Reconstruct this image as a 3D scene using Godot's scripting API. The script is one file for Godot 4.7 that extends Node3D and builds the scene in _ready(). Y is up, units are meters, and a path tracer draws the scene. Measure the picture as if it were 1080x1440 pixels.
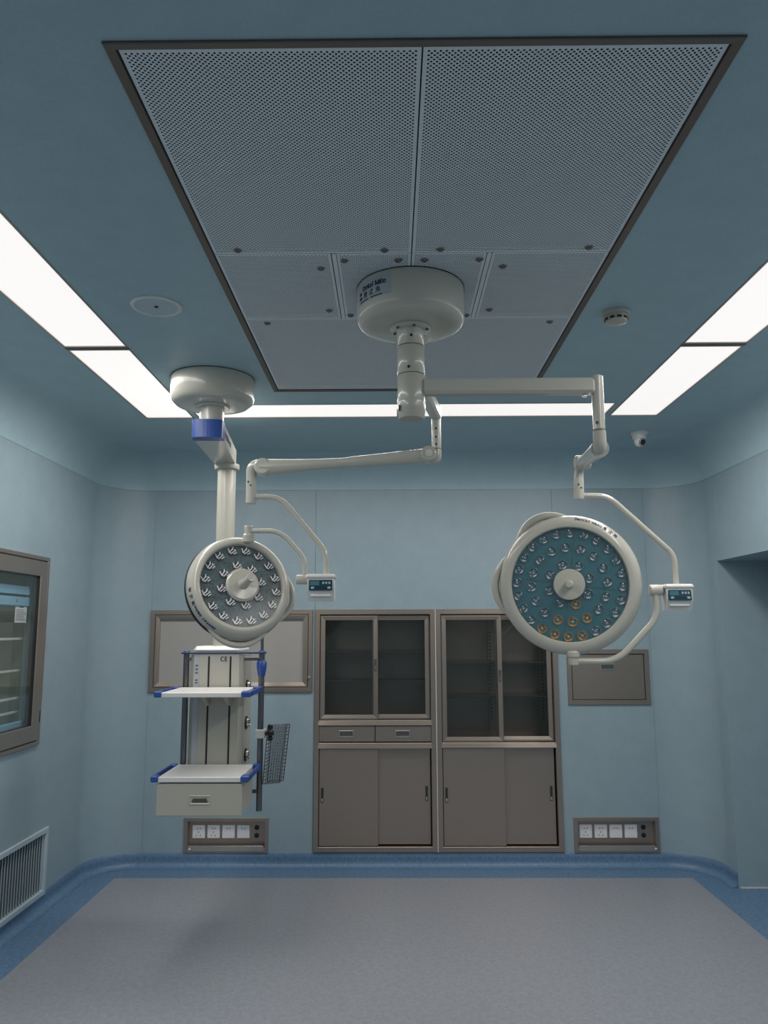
extends Node3D
# An operating theatre: steel cupboards in a pale blue panelled wall, two surgical lights and a service pendant under a perforated air ceiling.

const CAM_H := 1.665
const WALL_Z := -5.8      # face of the wall with the cupboards
const FRONT_Z := 1.30     # face of the wall behind the camera
const WALL_L := -2.12
const WALL_R := 2.24
const CEIL := 2.965
const COVE := 0.255       # radius of the ceiling coving
const RAD := 0.335        # radius of the upright room corners
const JAMB_FAR := -5.34   # doorway in the right-hand wall
const JAMB_NEAR := -3.6
const DOOR_H := 2.12
const DOOR_DEPTH := 0.42

var X := Transform3D.IDENTITY     # every point added to a shape passes through this
var M := {}
var used := {}

# ------------------------------------------------------------------ nodes
func numbered(called: String) -> String:
	if not used.has(called):
		used[called] = 0
		return called
	used[called] += 1
	return "%s_%03d" % [called, used[called]]

func thing(called: String, label: String, category: String, at := Vector3.ZERO, group := "") -> Node3D:
	var o := Node3D.new()
	o.name = numbered(called)
	add_child(o, true)
	o.position = at
	o.set_meta("label", label)
	o.set_meta("category", category)
	if group != "":
		o.set_meta("group", group)
	X = Transform3D(Basis.IDENTITY, -at)
	return o

func shell(called: String, label := "") -> Node3D:
	var o := Node3D.new()
	o.name = numbered(called)
	add_child(o, true)
	o.set_meta("kind", "structure")
	if label != "":
		o.set_meta("label", label)
	X = Transform3D.IDENTITY
	return o

func put(called: String, shape, mat: Material, parent: Node3D, label := "") -> MeshInstance3D:
	var o := MeshInstance3D.new()
	o.name = called
	var mesh: Mesh
	if shape is SurfaceTool:
		shape.generate_normals()
		mesh = shape.commit()
	else:
		mesh = shape
	o.mesh = mesh
	o.material_override = mat
	o.cast_shadow = GeometryInstance3D.SHADOW_CASTING_SETTING_ON
	parent.add_child(o, true)
	if label != "":
		o.set_meta("label", label)
	return o

# ------------------------------------------------------------------ shapes
func mb() -> SurfaceTool:
	var st := SurfaceTool.new()
	st.begin(Mesh.PRIMITIVE_TRIANGLES)
	st.set_smooth_group(-1)
	return st

func tri(st: SurfaceTool, a: Vector3, b: Vector3, c: Vector3, out: Vector3) -> void:
	# clockwise seen from the side that "out" points to
	if (b - a).cross(c - a).dot(out) > 0.0:
		var t := b
		b = c
		c = t
	st.add_vertex(X * a)
	st.add_vertex(X * b)
	st.add_vertex(X * c)

func quad(st: SurfaceTool, a: Vector3, b: Vector3, c: Vector3, d: Vector3, out: Vector3) -> void:
	tri(st, a, b, c, out)
	tri(st, a, c, d, out)

func bx(st: SurfaceTool, lo: Vector3, hi: Vector3, b := 0.0) -> void:
	# a box between two corners, its edges chamfered by b
	st.set_smooth_group(-1)
	var c := (lo + hi) / 2.0
	var h := (hi - lo).abs() / 2.0
	b = minf(b, minf(h.x, minf(h.y, h.z)) * 0.9)
	var n := [Vector3.RIGHT, Vector3.UP, Vector3.BACK]
	for i in 3:
		var j := (i + 1) % 3
		var k := (i + 2) % 3
		for s in [-1.0, 1.0]:
			var o: Vector3 = n[i] * h[i] * s
			var u: Vector3 = n[j] * (h[j] - b)
			var v: Vector3 = n[k] * (h[k] - b)
			quad(st, c + o - u - v, c + o + u - v, c + o + u + v, c + o - u + v, n[i] * s)
			if b > 0.0:
				for t in [-1.0, 1.0]:
					var p: Vector3 = n[i] * h[i] * s + n[j] * (h[j] - b) * t
					var q: Vector3 = n[i] * (h[i] - b) * s + n[j] * h[j] * t
					quad(st, c + p - v, c + p + v, c + q + v, c + q - v, n[i] * s + n[j] * t)
	if b > 0.0:
		for sx in [-1.0, 1.0]:
			for sy in [-1.0, 1.0]:
				for sz in [-1.0, 1.0]:
					var p := Vector3(h.x * sx, (h.y - b) * sy, (h.z - b) * sz)
					var q := Vector3((h.x - b) * sx, h.y * sy, (h.z - b) * sz)
					var r := Vector3((h.x - b) * sx, (h.y - b) * sy, h.z * sz)
					tri(st, c + p, c + q, c + r, Vector3(sx, sy, sz))

func at_x(t: Transform3D) -> Transform3D:
	# moves into a local frame and returns the old one
	var old := X
	X = X * t
	return old

func lathe(st: SurfaceTool, prof: Array, segs := 32, smooth := true, from := 0.0, to := TAU) -> void:
	# turns points (radius, height) round the y axis; going up the list the outside lies to the right
	var g := 1
	for i in prof.size() - 1:
		var a: Vector2 = prof[i]
		var b: Vector2 = prof[i + 1]
		if a.is_equal_approx(b):
			continue
		var nr := b.y - a.y
		var ny := a.x - b.x
		if smooth:
			var keep := false
			if i > 0:
				var z: Vector2 = prof[i - 1]
				keep = absf((a - z).angle_to(b - a)) < 0.72
			if not keep:
				g += 1
			st.set_smooth_group(g)
		else:
			st.set_smooth_group(-1)
		for k in segs:
			var t0 := from + (to - from) * k / segs
			var t1 := from + (to - from) * (k + 1) / segs
			var c0 := Vector3(cos(t0), 0, sin(t0))
			var c1 := Vector3(cos(t1), 0, sin(t1))
			var out := (c0 + c1).normalized() * nr + Vector3.UP * ny
			var p := c0 * a.x + Vector3.UP * a.y
			var q := c1 * a.x + Vector3.UP * a.y
			var r := c1 * b.x + Vector3.UP * b.y
			var s := c0 * b.x + Vector3.UP * b.y
			if a.x < 1e-6:
				tri(st, p, r, s, out)
			elif b.x < 1e-6:
				tri(st, p, q, r, out)
			else:
				quad(st, p, q, r, s, out)
	st.set_smooth_group(-1)

func along(a: Vector3, b: Vector3) -> Transform3D:
	# a frame at a whose y axis points to b
	var y := (b - a).normalized()
	var x := y.cross(Vector3.FORWARD)
	if x.length() < 0.05:
		x = y.cross(Vector3.RIGHT)
	x = x.normalized()
	return Transform3D(Basis(x, y, x.cross(y)), a)

func rod(st: SurfaceTool, a: Vector3, b: Vector3, r: float, segs := 16, edge := 0.0, r2 := -1.0) -> void:
	var old := at_x(along(a, b))
	var l := a.distance_to(b)
	if r2 < 0.0:
		r2 = r
	if edge > 0.0:
		lathe(st, [Vector2(0, 0), Vector2(r - edge, 0), Vector2(r, edge), Vector2(r2, l - edge), Vector2(r2 - edge, l), Vector2(0, l)], segs)
	else:
		lathe(st, [Vector2(0, 0), Vector2(r, 0), Vector2(r2, l), Vector2(0, l)], segs)
	X = old

func fillet(pts: Array, r: float, n := 6) -> Array:
	# a polyline with rounded corners
	var out := [pts[0]]
	for i in range(1, pts.size() - 1):
		var p: Vector3 = pts[i]
		var a: Vector3 = pts[i - 1] - p
		var b: Vector3 = pts[i + 1] - p
		var d := minf(r, minf(a.length(), b.length()) * 0.48)
		var s := p + a.normalized() * d
		var e := p + b.normalized() * d
		for k in n + 1:
			var t := float(k) / n
			out.append(s.lerp(p, t).lerp(p.lerp(e, t), t))
	out.append(pts[-1])
	return out

func tube(st: SurfaceTool, pts: Array, r, segs := 14) -> void:
	# sweeps a circle (r a number, or one radius per point) along points
	var rings := []
	var x := Vector3.ZERO
	for i in pts.size():
		var d: Vector3 = (pts[mini(i + 1, pts.size() - 1)] - pts[maxi(i - 1, 0)]).normalized()
		if x == Vector3.ZERO:
			x = d.cross(Vector3.BACK if absf(d.z) < 0.9 else Vector3.UP).normalized()
		else:
			x = (x - d * x.dot(d)).normalized()
		var y := d.cross(x)
		var ring := []
		var rr: float = r[i] if r is Array else r
		for k in segs:
			var t := TAU * k / segs
			ring.append(pts[i] + (x * cos(t) + y * sin(t)) * rr)
		rings.append(ring)
	st.set_smooth_group(3)
	for i in rings.size() - 1:
		for k in segs:
			var k2 := (k + 1) % segs
			var out: Vector3 = (rings[i][k] + rings[i][k2]) / 2.0 - pts[i]
			quad(st, rings[i][k], rings[i][k2], rings[i + 1][k2], rings[i + 1][k], out)
	st.set_smooth_group(-1)
	for k in segs:
		tri(st, pts[0], rings[0][k], rings[0][(k + 1) % segs], pts[0] - pts[1])
		tri(st, pts[-1], rings[-1][k], rings[-1][(k + 1) % segs], pts[-1] - pts[-2])

func plate(st: SurfaceTool, u0: float, u1: float, v0: float, v1: float, t: float, holes := []) -> void:
	# a slab in the local u, v plane with its face at w = 0, its back at w = -t, and rectangular holes [u0, u1, v0, v1]
	st.set_smooth_group(-1)
	var us := [u0, u1]
	var vs := [v0, v1]
	for h in holes:
		for u in [h[0], h[1]]:
			if u > u0 and u < u1 and not us.has(u):
				us.append(u)
		for v in [h[2], h[3]]:
			if v > v0 and v < v1 and not vs.has(v):
				vs.append(v)
	us.sort()
	vs.sort()
	var full := func(i: int, j: int) -> bool:
		if i < 0 or j < 0 or i >= us.size() - 1 or j >= vs.size() - 1:
			return false
		var cu: float = (us[i] + us[i + 1]) / 2.0
		var cv: float = (vs[j] + vs[j + 1]) / 2.0
		for h in holes:
			if cu > h[0] and cu < h[1] and cv > h[2] and cv < h[3]:
				return false
		return true
	for i in us.size() - 1:
		for j in vs.size() - 1:
			if not full.call(i, j):
				continue
			var a: float = us[i]
			var b: float = us[i + 1]
			var c: float = vs[j]
			var d: float = vs[j + 1]
			quad(st, Vector3(a, c, 0), Vector3(b, c, 0), Vector3(b, d, 0), Vector3(a, d, 0), Vector3.BACK)
			quad(st, Vector3(a, c, -t), Vector3(b, c, -t), Vector3(b, d, -t), Vector3(a, d, -t), Vector3.FORWARD)
			if not full.call(i - 1, j):
				quad(st, Vector3(a, c, 0), Vector3(a, d, 0), Vector3(a, d, -t), Vector3(a, c, -t), Vector3.LEFT)
			if not full.call(i + 1, j):
				quad(st, Vector3(b, c, 0), Vector3(b, d, 0), Vector3(b, d, -t), Vector3(b, c, -t), Vector3.RIGHT)
			if not full.call(i, j - 1):
				quad(st, Vector3(a, c, 0), Vector3(b, c, 0), Vector3(b, c, -t), Vector3(a, c, -t), Vector3.DOWN)
			if not full.call(i, j + 1):
				quad(st, Vector3(a, d, 0), Vector3(b, d, 0), Vector3(b, d, -t), Vector3(a, d, -t), Vector3.UP)

func frame(st: SurfaceTool, u0: float, u1: float, v0: float, v1: float, loops: Array) -> void:
	# a mitred frame: each loop is [inset from the outer edge, w]; listed from the outer back edge to the inner one
	st.set_smooth_group(-1)
	for i in loops.size() - 1:
		var p: Array = corners(u0, u1, v0, v1, loops[i][0], loops[i][1])
		var q: Array = corners(u0, u1, v0, v1, loops[i + 1][0], loops[i + 1][1])
		var mid := Vector3((u0 + u1) / 2, (v0 + v1) / 2, 0)
		for k in 4:
			var k2 := (k + 1) % 4
			var side: Vector3 = ((p[k] + p[k2]) / 2 - mid)
			side.z = 0
			side = side.normalized() if k % 2 == 0 else side.normalized()
			var di: float = loops[i + 1][0] - loops[i][0]
			var dw: float = loops[i + 1][1] - loops[i][1]
			# walking in by di and forward by dw, the outside of the profile lies to the left
			var out := side * dw + Vector3.BACK * di
			quad(st, p[k], p[k2], q[k2], q[k], out)

func corners(u0: float, u1: float, v0: float, v1: float, inset: float, w: float) -> Array:
	return [Vector3(u0 + inset, v0 + inset, w), Vector3(u1 - inset, v0 + inset, w), Vector3(u1 - inset, v1 - inset, w), Vector3(u0 + inset, v1 - inset, w)]

func extrude(st: SurfaceTool, poly: Array, w0: float, w1: float) -> void:
	# an outline in u, v given thickness from w0 to w1
	st.set_smooth_group(-1)
	var flat := PackedVector2Array(poly)
	var idx := Geometry2D.triangulate_polygon(flat)
	for k in range(0, idx.size(), 3):
		for s in [[w0, Vector3.FORWARD], [w1, Vector3.BACK]]:
			var p := []
			for j in 3:
				p.append(Vector3(flat[idx[k + j]].x, flat[idx[k + j]].y, s[0]))
			tri(st, p[0], p[1], p[2], s[1])
	var area := 0.0
	for i in flat.size():
		area += flat[i].cross(flat[(i + 1) % flat.size()])
	for i in flat.size():
		var a := flat[i]
		var b := flat[(i + 1) % flat.size()]
		var n := Vector2(b.y - a.y, a.x - b.x) * signf(area)
		quad(st, Vector3(a.x, a.y, w0), Vector3(b.x, b.y, w0), Vector3(b.x, b.y, w1), Vector3(a.x, a.y, w1), Vector3(n.x, n.y, 0))

func letter(st: SurfaceTool, text: String, size: float, t: Transform3D, bold := false) -> void:
	# lettering centred at the origin of t, standing in its x, y plane
	var m := TextMesh.new()
	var f := SystemFont.new()
	f.font_names = PackedStringArray(["Droid Sans"])
	f.font_weight = 700 if bold else 400
	m.font = f
	m.text = text
	m.font_size = 32
	m.pixel_size = size / 23.0
	m.depth = size * 0.05
	m.curve_step = 2.0
	var arr := m.get_mesh_arrays()
	var vs: PackedVector3Array = arr[Mesh.ARRAY_VERTEX]
	var ix: PackedInt32Array = arr[Mesh.ARRAY_INDEX]
	var f3 := X * t
	for i in ix:
		st.add_vertex(f3 * vs[i])

const STROKES := [
	[[-.4, .3, .4, .3], [-.3, .1, .4, .1], [-.3, .5, -.45, -.5], [0, .5, .1, -.5], [-.2, -.15, .45, -.15], [-.25, -.45, .45, -.4], [.3, .5, .3, 0]],
	[[-.1, .4, .45, .4], [0, .2, .4, .2], [.2, .45, .0, -.2], [-.4, .35, -.3, .2], [-.4, -.0, -.2, -.0], [-.25, 0, -.3, -.35], [-.45, -.4, .45, -.45], [.1, -.2, .4, -.3]],
	[[-.4, .4, .4, .4], [-.45, .15, .45, .15], [0, .5, 0, -.1], [-.35, -.1, .35, -.1], [-.2, -.1, -.4, -.5], [.15, -.1, .2, -.5], [.35, .0, .45, -.4]],
]

func glyph(st: SurfaceTool, k: int, size: float, t: Transform3D) -> void:
	# a brush character as small bars
	var old := at_x(t)
	for s in STROKES[k]:
		var a := Vector3(s[0], s[1], 0) * size
		var b := Vector3(s[2], s[3], 0) * size
		var d := (b - a).normalized()
		var o := at_x(Transform3D(Basis(d, Vector3.BACK.cross(d), Vector3.BACK), (a + b) / 2))
		bx(st, Vector3(-a.distance_to(b) / 2, -size * .055, 0), Vector3(a.distance_to(b) / 2, size * .055, size * .04))
		X = o
	X = old

# ------------------------------------------------------------------ materials
func lin(r: float, g: float, b: float, a := 1.0) -> Color:
	return Color(r, g, b, a).linear_to_srgb()

func mat(color: Color, rough := 0.5, metal := 0.0, spec := 0.5) -> StandardMaterial3D:
	var m := StandardMaterial3D.new()
	m.albedo_color = color
	m.roughness = rough
	m.metallic = metal
	m.metallic_specular = spec
	m.cull_mode = BaseMaterial3D.CULL_DISABLED
	return m

func speckle(sd: int, n: int, amount: float, grains: int, dark: float, light: float) -> ImageTexture:
	# the mottle of sheet vinyl: soft blotches and fine chips round white
	var rng := RandomNumberGenerator.new()
	rng.seed = sd
	var noise := FastNoiseLite.new()
	noise.seed = sd
	noise.frequency = 0.03
	noise.fractal_octaves = 3
	var base := noise.get_seamless_image(n, n)
	var im := Image.create(n, n, false, Image.FORMAT_RGB8)
	for y in n:
		for x in n:
			var v := 0.86 + amount * (base.get_pixel(x, y).r - 0.5) + rng.randf_range(-amount, amount) * 0.5
			im.set_pixel(x, y, Color(v, v, v))
	for k in grains:
		var v := dark if rng.randf() < 0.5 else light
		var px := rng.randi_range(0, n - 4)
		var py := rng.randi_range(0, n - 4)
		im.fill_rect(Rect2i(px, py, rng.randi_range(1, 3), rng.randi_range(1, 3)), Color(v, v, v))
	im.generate_mipmaps()
	return ImageTexture.create_from_image(im)

func brushed(sd: int, n: int, amount: float) -> ImageTexture:
	# fine horizontal grain of brushed sheet
	var rng := RandomNumberGenerator.new()
	rng.seed = sd
	var im := Image.create(n, n, false, Image.FORMAT_RGB8)
	for y in n:
		var row := rng.randf_range(-amount, amount)
		var run := 0.0
		for x in n:
			if rng.randf() < 0.04:
				run = rng.randf_range(-amount, amount)
			var v := 0.9 + row * 0.6 + run * 0.5
			im.set_pixel(x, y, Color(v, v, v))
	return ImageTexture.create_from_image(im)

func world_tiled(m: StandardMaterial3D, tex: Texture2D, per_metre: float) -> StandardMaterial3D:
	m.albedo_texture = tex
	m.uv1_triplanar = true
	m.uv1_world_triplanar = true
	m.uv1_scale = Vector3.ONE * per_metre
	return m

func pane(color: Color, rough := 0.02, spec := 0.5) -> StandardMaterial3D:
	var m := mat(color, rough, 0.0, spec)
	m.transparency = BaseMaterial3D.TRANSPARENCY_ALPHA
	return m

func materials() -> void:
	var mottle := speckle(11, 256, 0.03, 0, 0, 0)
	M.wall = world_tiled(mat(lin(.415, .555, .63), 0.42), mottle, 0.7)
	M.ceiling = world_tiled(mat(lin(.51, .715, .80), 0.42), mottle, 0.7)
	M.joint = mat(lin(.38, .51, .58), 0.7)
	M.blue_vinyl = world_tiled(mat(lin(.165, .30, .48), 0.42), speckle(5, 512, 0.16, 9000, .55, 1.0), 2.0)
	M.grey_vinyl = world_tiled(mat(lin(.39, .415, .465), 0.36), speckle(6, 512, 0.07, 6000, .74, .98), 1.6)
	M.sheet = mat(lin(.72, .78, .82), 0.5)
	M.steel = world_tiled(mat(lin(.53, .45, .39), 0.33, 0.85), brushed(3, 512, 0.014), 5.0)
	M.bright_steel = mat(lin(.62, .60, .56), 0.25, 1.0)
	M.dark_steel = mat(lin(.16, .155, .15), 0.4, 0.8)
	M.groove = mat(lin(.02, .02, .02), 0.8)
	M.black = mat(lin(.015, .015, .016), 0.4)
	M.plenum = mat(lin(.012, .014, .016), 0.9)
	M.enamel = mat(lin(.53, .52, .455), 0.28)
	M.enamel.clearcoat_enabled = true
	M.enamel.clearcoat = 0.4
	M.enamel.clearcoat_roughness = 0.08
	M.cream = mat(lin(.455, .445, .39), 0.35)
	M.white = mat(lin(.72, .72, .70), 0.35)
	M.socket_white = mat(lin(.78, .78, .80), 0.35)
	M.film = mat(lin(.38, .37, .355), 0.35)
	M.blue = mat(lin(.03, .085, .33), 0.35)
	M.ink = mat(lin(.02, .025, .06), 0.6)
	M.violet_ink = mat(lin(.035, .03, .12), 0.6)
	M.label_film = mat(lin(.42, .46, .50), 0.4)
	M.teal = mat(lin(.045, .16, .20), 0.35)
	M.slate = world_tiled(mat(lin(.10, .17, .20), 0.4), speckle(9, 128, 0.5, 900, .25, 1.0), 6.0)
	M.chrome = mat(lin(.75, .75, .76), 0.12, 1.0)
	M.bowl = mat(lin(.05, .055, .07), 0.2, 0.3)
	M.chip = mat(lin(.75, .74, .72), 0.25)
	M.amber = mat(lin(.42, .19, .045), 0.3)
	M.honey = mat(lin(.72, .40, .12), 0.3)
	M.mauve = mat(lin(.42, .34, .44), 0.3)
	M.bezel = mat(lin(.20, .25, .29), 0.25, 0.4)
	M.glint = mat(lin(.90, .90, .91), 0.2)
	M.glass = pane(Color(.13, .17, .16, .40))
	M.clear = pane(Color(.9, .95, .95, .03), 0.02, 0.3)
	M.soft_cover = pane(Color(.9, .95, .95, .03), 0.14, 0.3)
	M.shelf_glass = pane(Color(.55, .7, .65, .25), 0.05)
	M.cabinet_glass = pane(Color(.7, .8, .76, .06))
	M.trim = mat(lin(.17, .145, .125), 0.45, 0.5)
	M.navy = mat(lin(.015, .045, .12), 0.4)
	M.pale_blue = mat(lin(.19, .38, .52), 0.4)
	M.inside_green = mat(lin(.26, .36, .30), 0.45)
	M.paper = mat(lin(.62, .66, .68), 0.6)
	M.print = mat(lin(.12, .13, .15), 0.6)
	M.screen = mat(lin(.01, .06, .09), 0.15)
	M.rail = mat(lin(.20, .20, .21), 0.3, 0.9)
	M.grille = mat(lin(.46, .56, .61), 0.45, 0.1)
	M.glow = mat(lin(.9, .9, .9), 0.5)
	M.glow.emission_enabled = true
	M.glow.emission = Color(1.0, .975, .955)
	M.glow.emission_energy_multiplier = 0.8

# ------------------------------------------------------------------ frames of reference
func on_back(w := 0.0) -> Transform3D:      # u = x, v = y, w towards the room
	return Transform3D(Basis.IDENTITY, Vector3(0, 0, WALL_Z + w))

func on_left(w := 0.0) -> Transform3D:      # u = -z, v = y
	return Transform3D(Basis(Vector3(0, 0, -1), Vector3.UP, Vector3.RIGHT), Vector3(WALL_L + w, 0, 0))

func on_right(w := 0.0) -> Transform3D:     # u = z, v = y
	return Transform3D(Basis(Vector3(0, 0, 1), Vector3.UP, Vector3.LEFT), Vector3(WALL_R - w, 0, 0))

func on_front(w := 0.0) -> Transform3D:     # u = -x, v = y
	return Transform3D(Basis(Vector3.LEFT, Vector3.UP, Vector3.FORWARD), Vector3(0, 0, FRONT_Z - w))

func on_ceiling(w := 0.0) -> Transform3D:   # u = x, v = z, w downwards
	return Transform3D(Basis(Vector3.RIGHT, Vector3.BACK, Vector3.DOWN), Vector3(0, CEIL - w, 0))

func on_floor(w := 0.0) -> Transform3D:     # u = x, v = -z, w upwards
	return Transform3D(Basis(Vector3.RIGHT, Vector3.FORWARD, Vector3.UP), Vector3(0, w, 0))

# ------------------------------------------------------------------ scene
const LAMPS := [   # x0, x1, z0, z1 of the luminous ceiling panels, and which strip they belong to
	[-1.508, -1.226, -4.656, -3.478, 0], [-1.508, -1.226, -3.428, -2.25, 0], [-1.508, -1.226, -2.2, -1.022, 0],
	[1.359, 1.641, -4.656, -3.478, 1], [1.359, 1.641, -3.428, -2.25, 1], [1.359, 1.641, -2.2, -1.022, 1],
	[-1.182, .040, -4.660, -4.392, 2], [.090, 1.312, -4.660, -4.392, 2],
	[-1.508, -1.226, -.972, .206, 0], [1.359, 1.641, -.972, .206, 1],
]
const AIR := [-.641, .795, -4.120, -1.548]     # outer edge of the air ceiling
const LAMP_ENERGY := 3.45

func _ready() -> void:
	var cam := Camera3D.new()
	cam.name = "camera"
	cam.fov = rad_to_deg(2.0 * atan(720.0 / 1090.0))
	cam.near = 0.05
	cam.far = 60.0
	cam.basis = Basis(Vector3.UP, deg_to_rad(0.506)) * Basis(Vector3.RIGHT, deg_to_rad(8.58)) * Basis(Vector3.BACK, deg_to_rad(-0.185))
	cam.position = Vector3(0, CAM_H, 0)
	add_child(cam)
	cam.current = true
	var we := WorldEnvironment.new()
	we.name = "world"
	var env := Environment.new()
	env.background_mode = Environment.BG_COLOR
	env.background_color = Color(0, 0, 0)
	env.tonemap_mode = Environment.TONE_MAPPER_LINEAR
	env.tonemap_exposure = 1.0
	env.sdfgi_enabled = true
	env.ssao_enabled = true
	env.ssil_enabled = true
	we.environment = env
	add_child(we)
	for l in LAMPS:
		var a := AreaLight3D.new()
		a.name = "panel_light"
		a.area_size = Vector2(l[1] - l[0], l[3] - l[2])
		a.area_normalize_energy = false
		a.light_energy = LAMP_ENERGY
		a.light_color = Color(1.0, .975, .95)
		a.shadow_enabled = true
		a.area_range = 14.0
		a.area_attenuation = 2.0
		a.basis = Basis(Vector3.RIGHT, -PI / 2)
		a.position = Vector3((l[0] + l[1]) / 2, CEIL - 0.004, (l[2] + l[3]) / 2)
		add_child(a, true)
	materials()
	room()
	ceiling_things()
	wall_things()
	surgical_lights()
	pendant()

# ------------------------------------------------------------------ the room
const BACK_HOLES := [[-1.75, -.61, 1.24, 1.78], [-.555, .30, .11, 1.80], [.35, 1.20, .11, 1.80], [1.31, 1.86, 1.14, 1.485], [-1.46, -.91, .115, .31], [1.32, 1.87, .115, .31]]

func panel_row(parent: Node3D, t: Transform3D, cuts: Array, v0: float, v1: float, holes: Array) -> void:
	# wall panels side by side with open joints of 2 mm
	for i in cuts.size() - 1:
		var st := mb()
		var old := at_x(t)
		plate(st, cuts[i] + .001, cuts[i + 1] - .001, v0, v1, .012, holes)
		X = old
		put("wall_panel", st, M.wall, parent)

func loop_path(inset: float) -> Array:
	# plan of the room with its rounded corners, from the far door jamb round to the near one, moved inwards by inset
	var out := [Vector2(WALL_R - inset, JAMB_FAR)]
	var c := [[WALL_R - RAD, WALL_Z + RAD, 0.0], [WALL_L + RAD, WALL_Z + RAD, 1.0], [WALL_L + RAD, FRONT_Z - RAD, 2.0], [WALL_R - RAD, FRONT_Z - RAD, 3.0]]
	for k in c:
		for i in 17:
			var a: float = -(k[2] + i / 16.0) * PI / 2
			out.append(Vector2(k[0] + cos(a) * (RAD - inset), k[1] + sin(a) * (RAD - inset)))
	out.append(Vector2(WALL_R - inset, JAMB_NEAR))
	return out

func sweep(st: SurfaceTool, prof: Array, from: int, to: int) -> void:
	# prof: [inset, height] pairs carried round the plan of the room between two of its points
	st.set_smooth_group(5)
	for i in prof.size() - 1:
		var p := loop_path(prof[i][0])
		var q := loop_path(prof[i + 1][0])
		for k in range(from, to):
			var a := Vector3(p[k].x, prof[i][1], p[k].y)
			var b := Vector3(p[k + 1].x, prof[i][1], p[k + 1].y)
			var c := Vector3(q[k + 1].x, prof[i + 1][1], q[k + 1].y)
			var d := Vector3(q[k].x, prof[i + 1][1], q[k].y)
			quad(st, a, b, c, d, Vector3(.06, 1.5, -2.6) - (a + c) / 2)
	st.set_smooth_group(-1)

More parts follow.
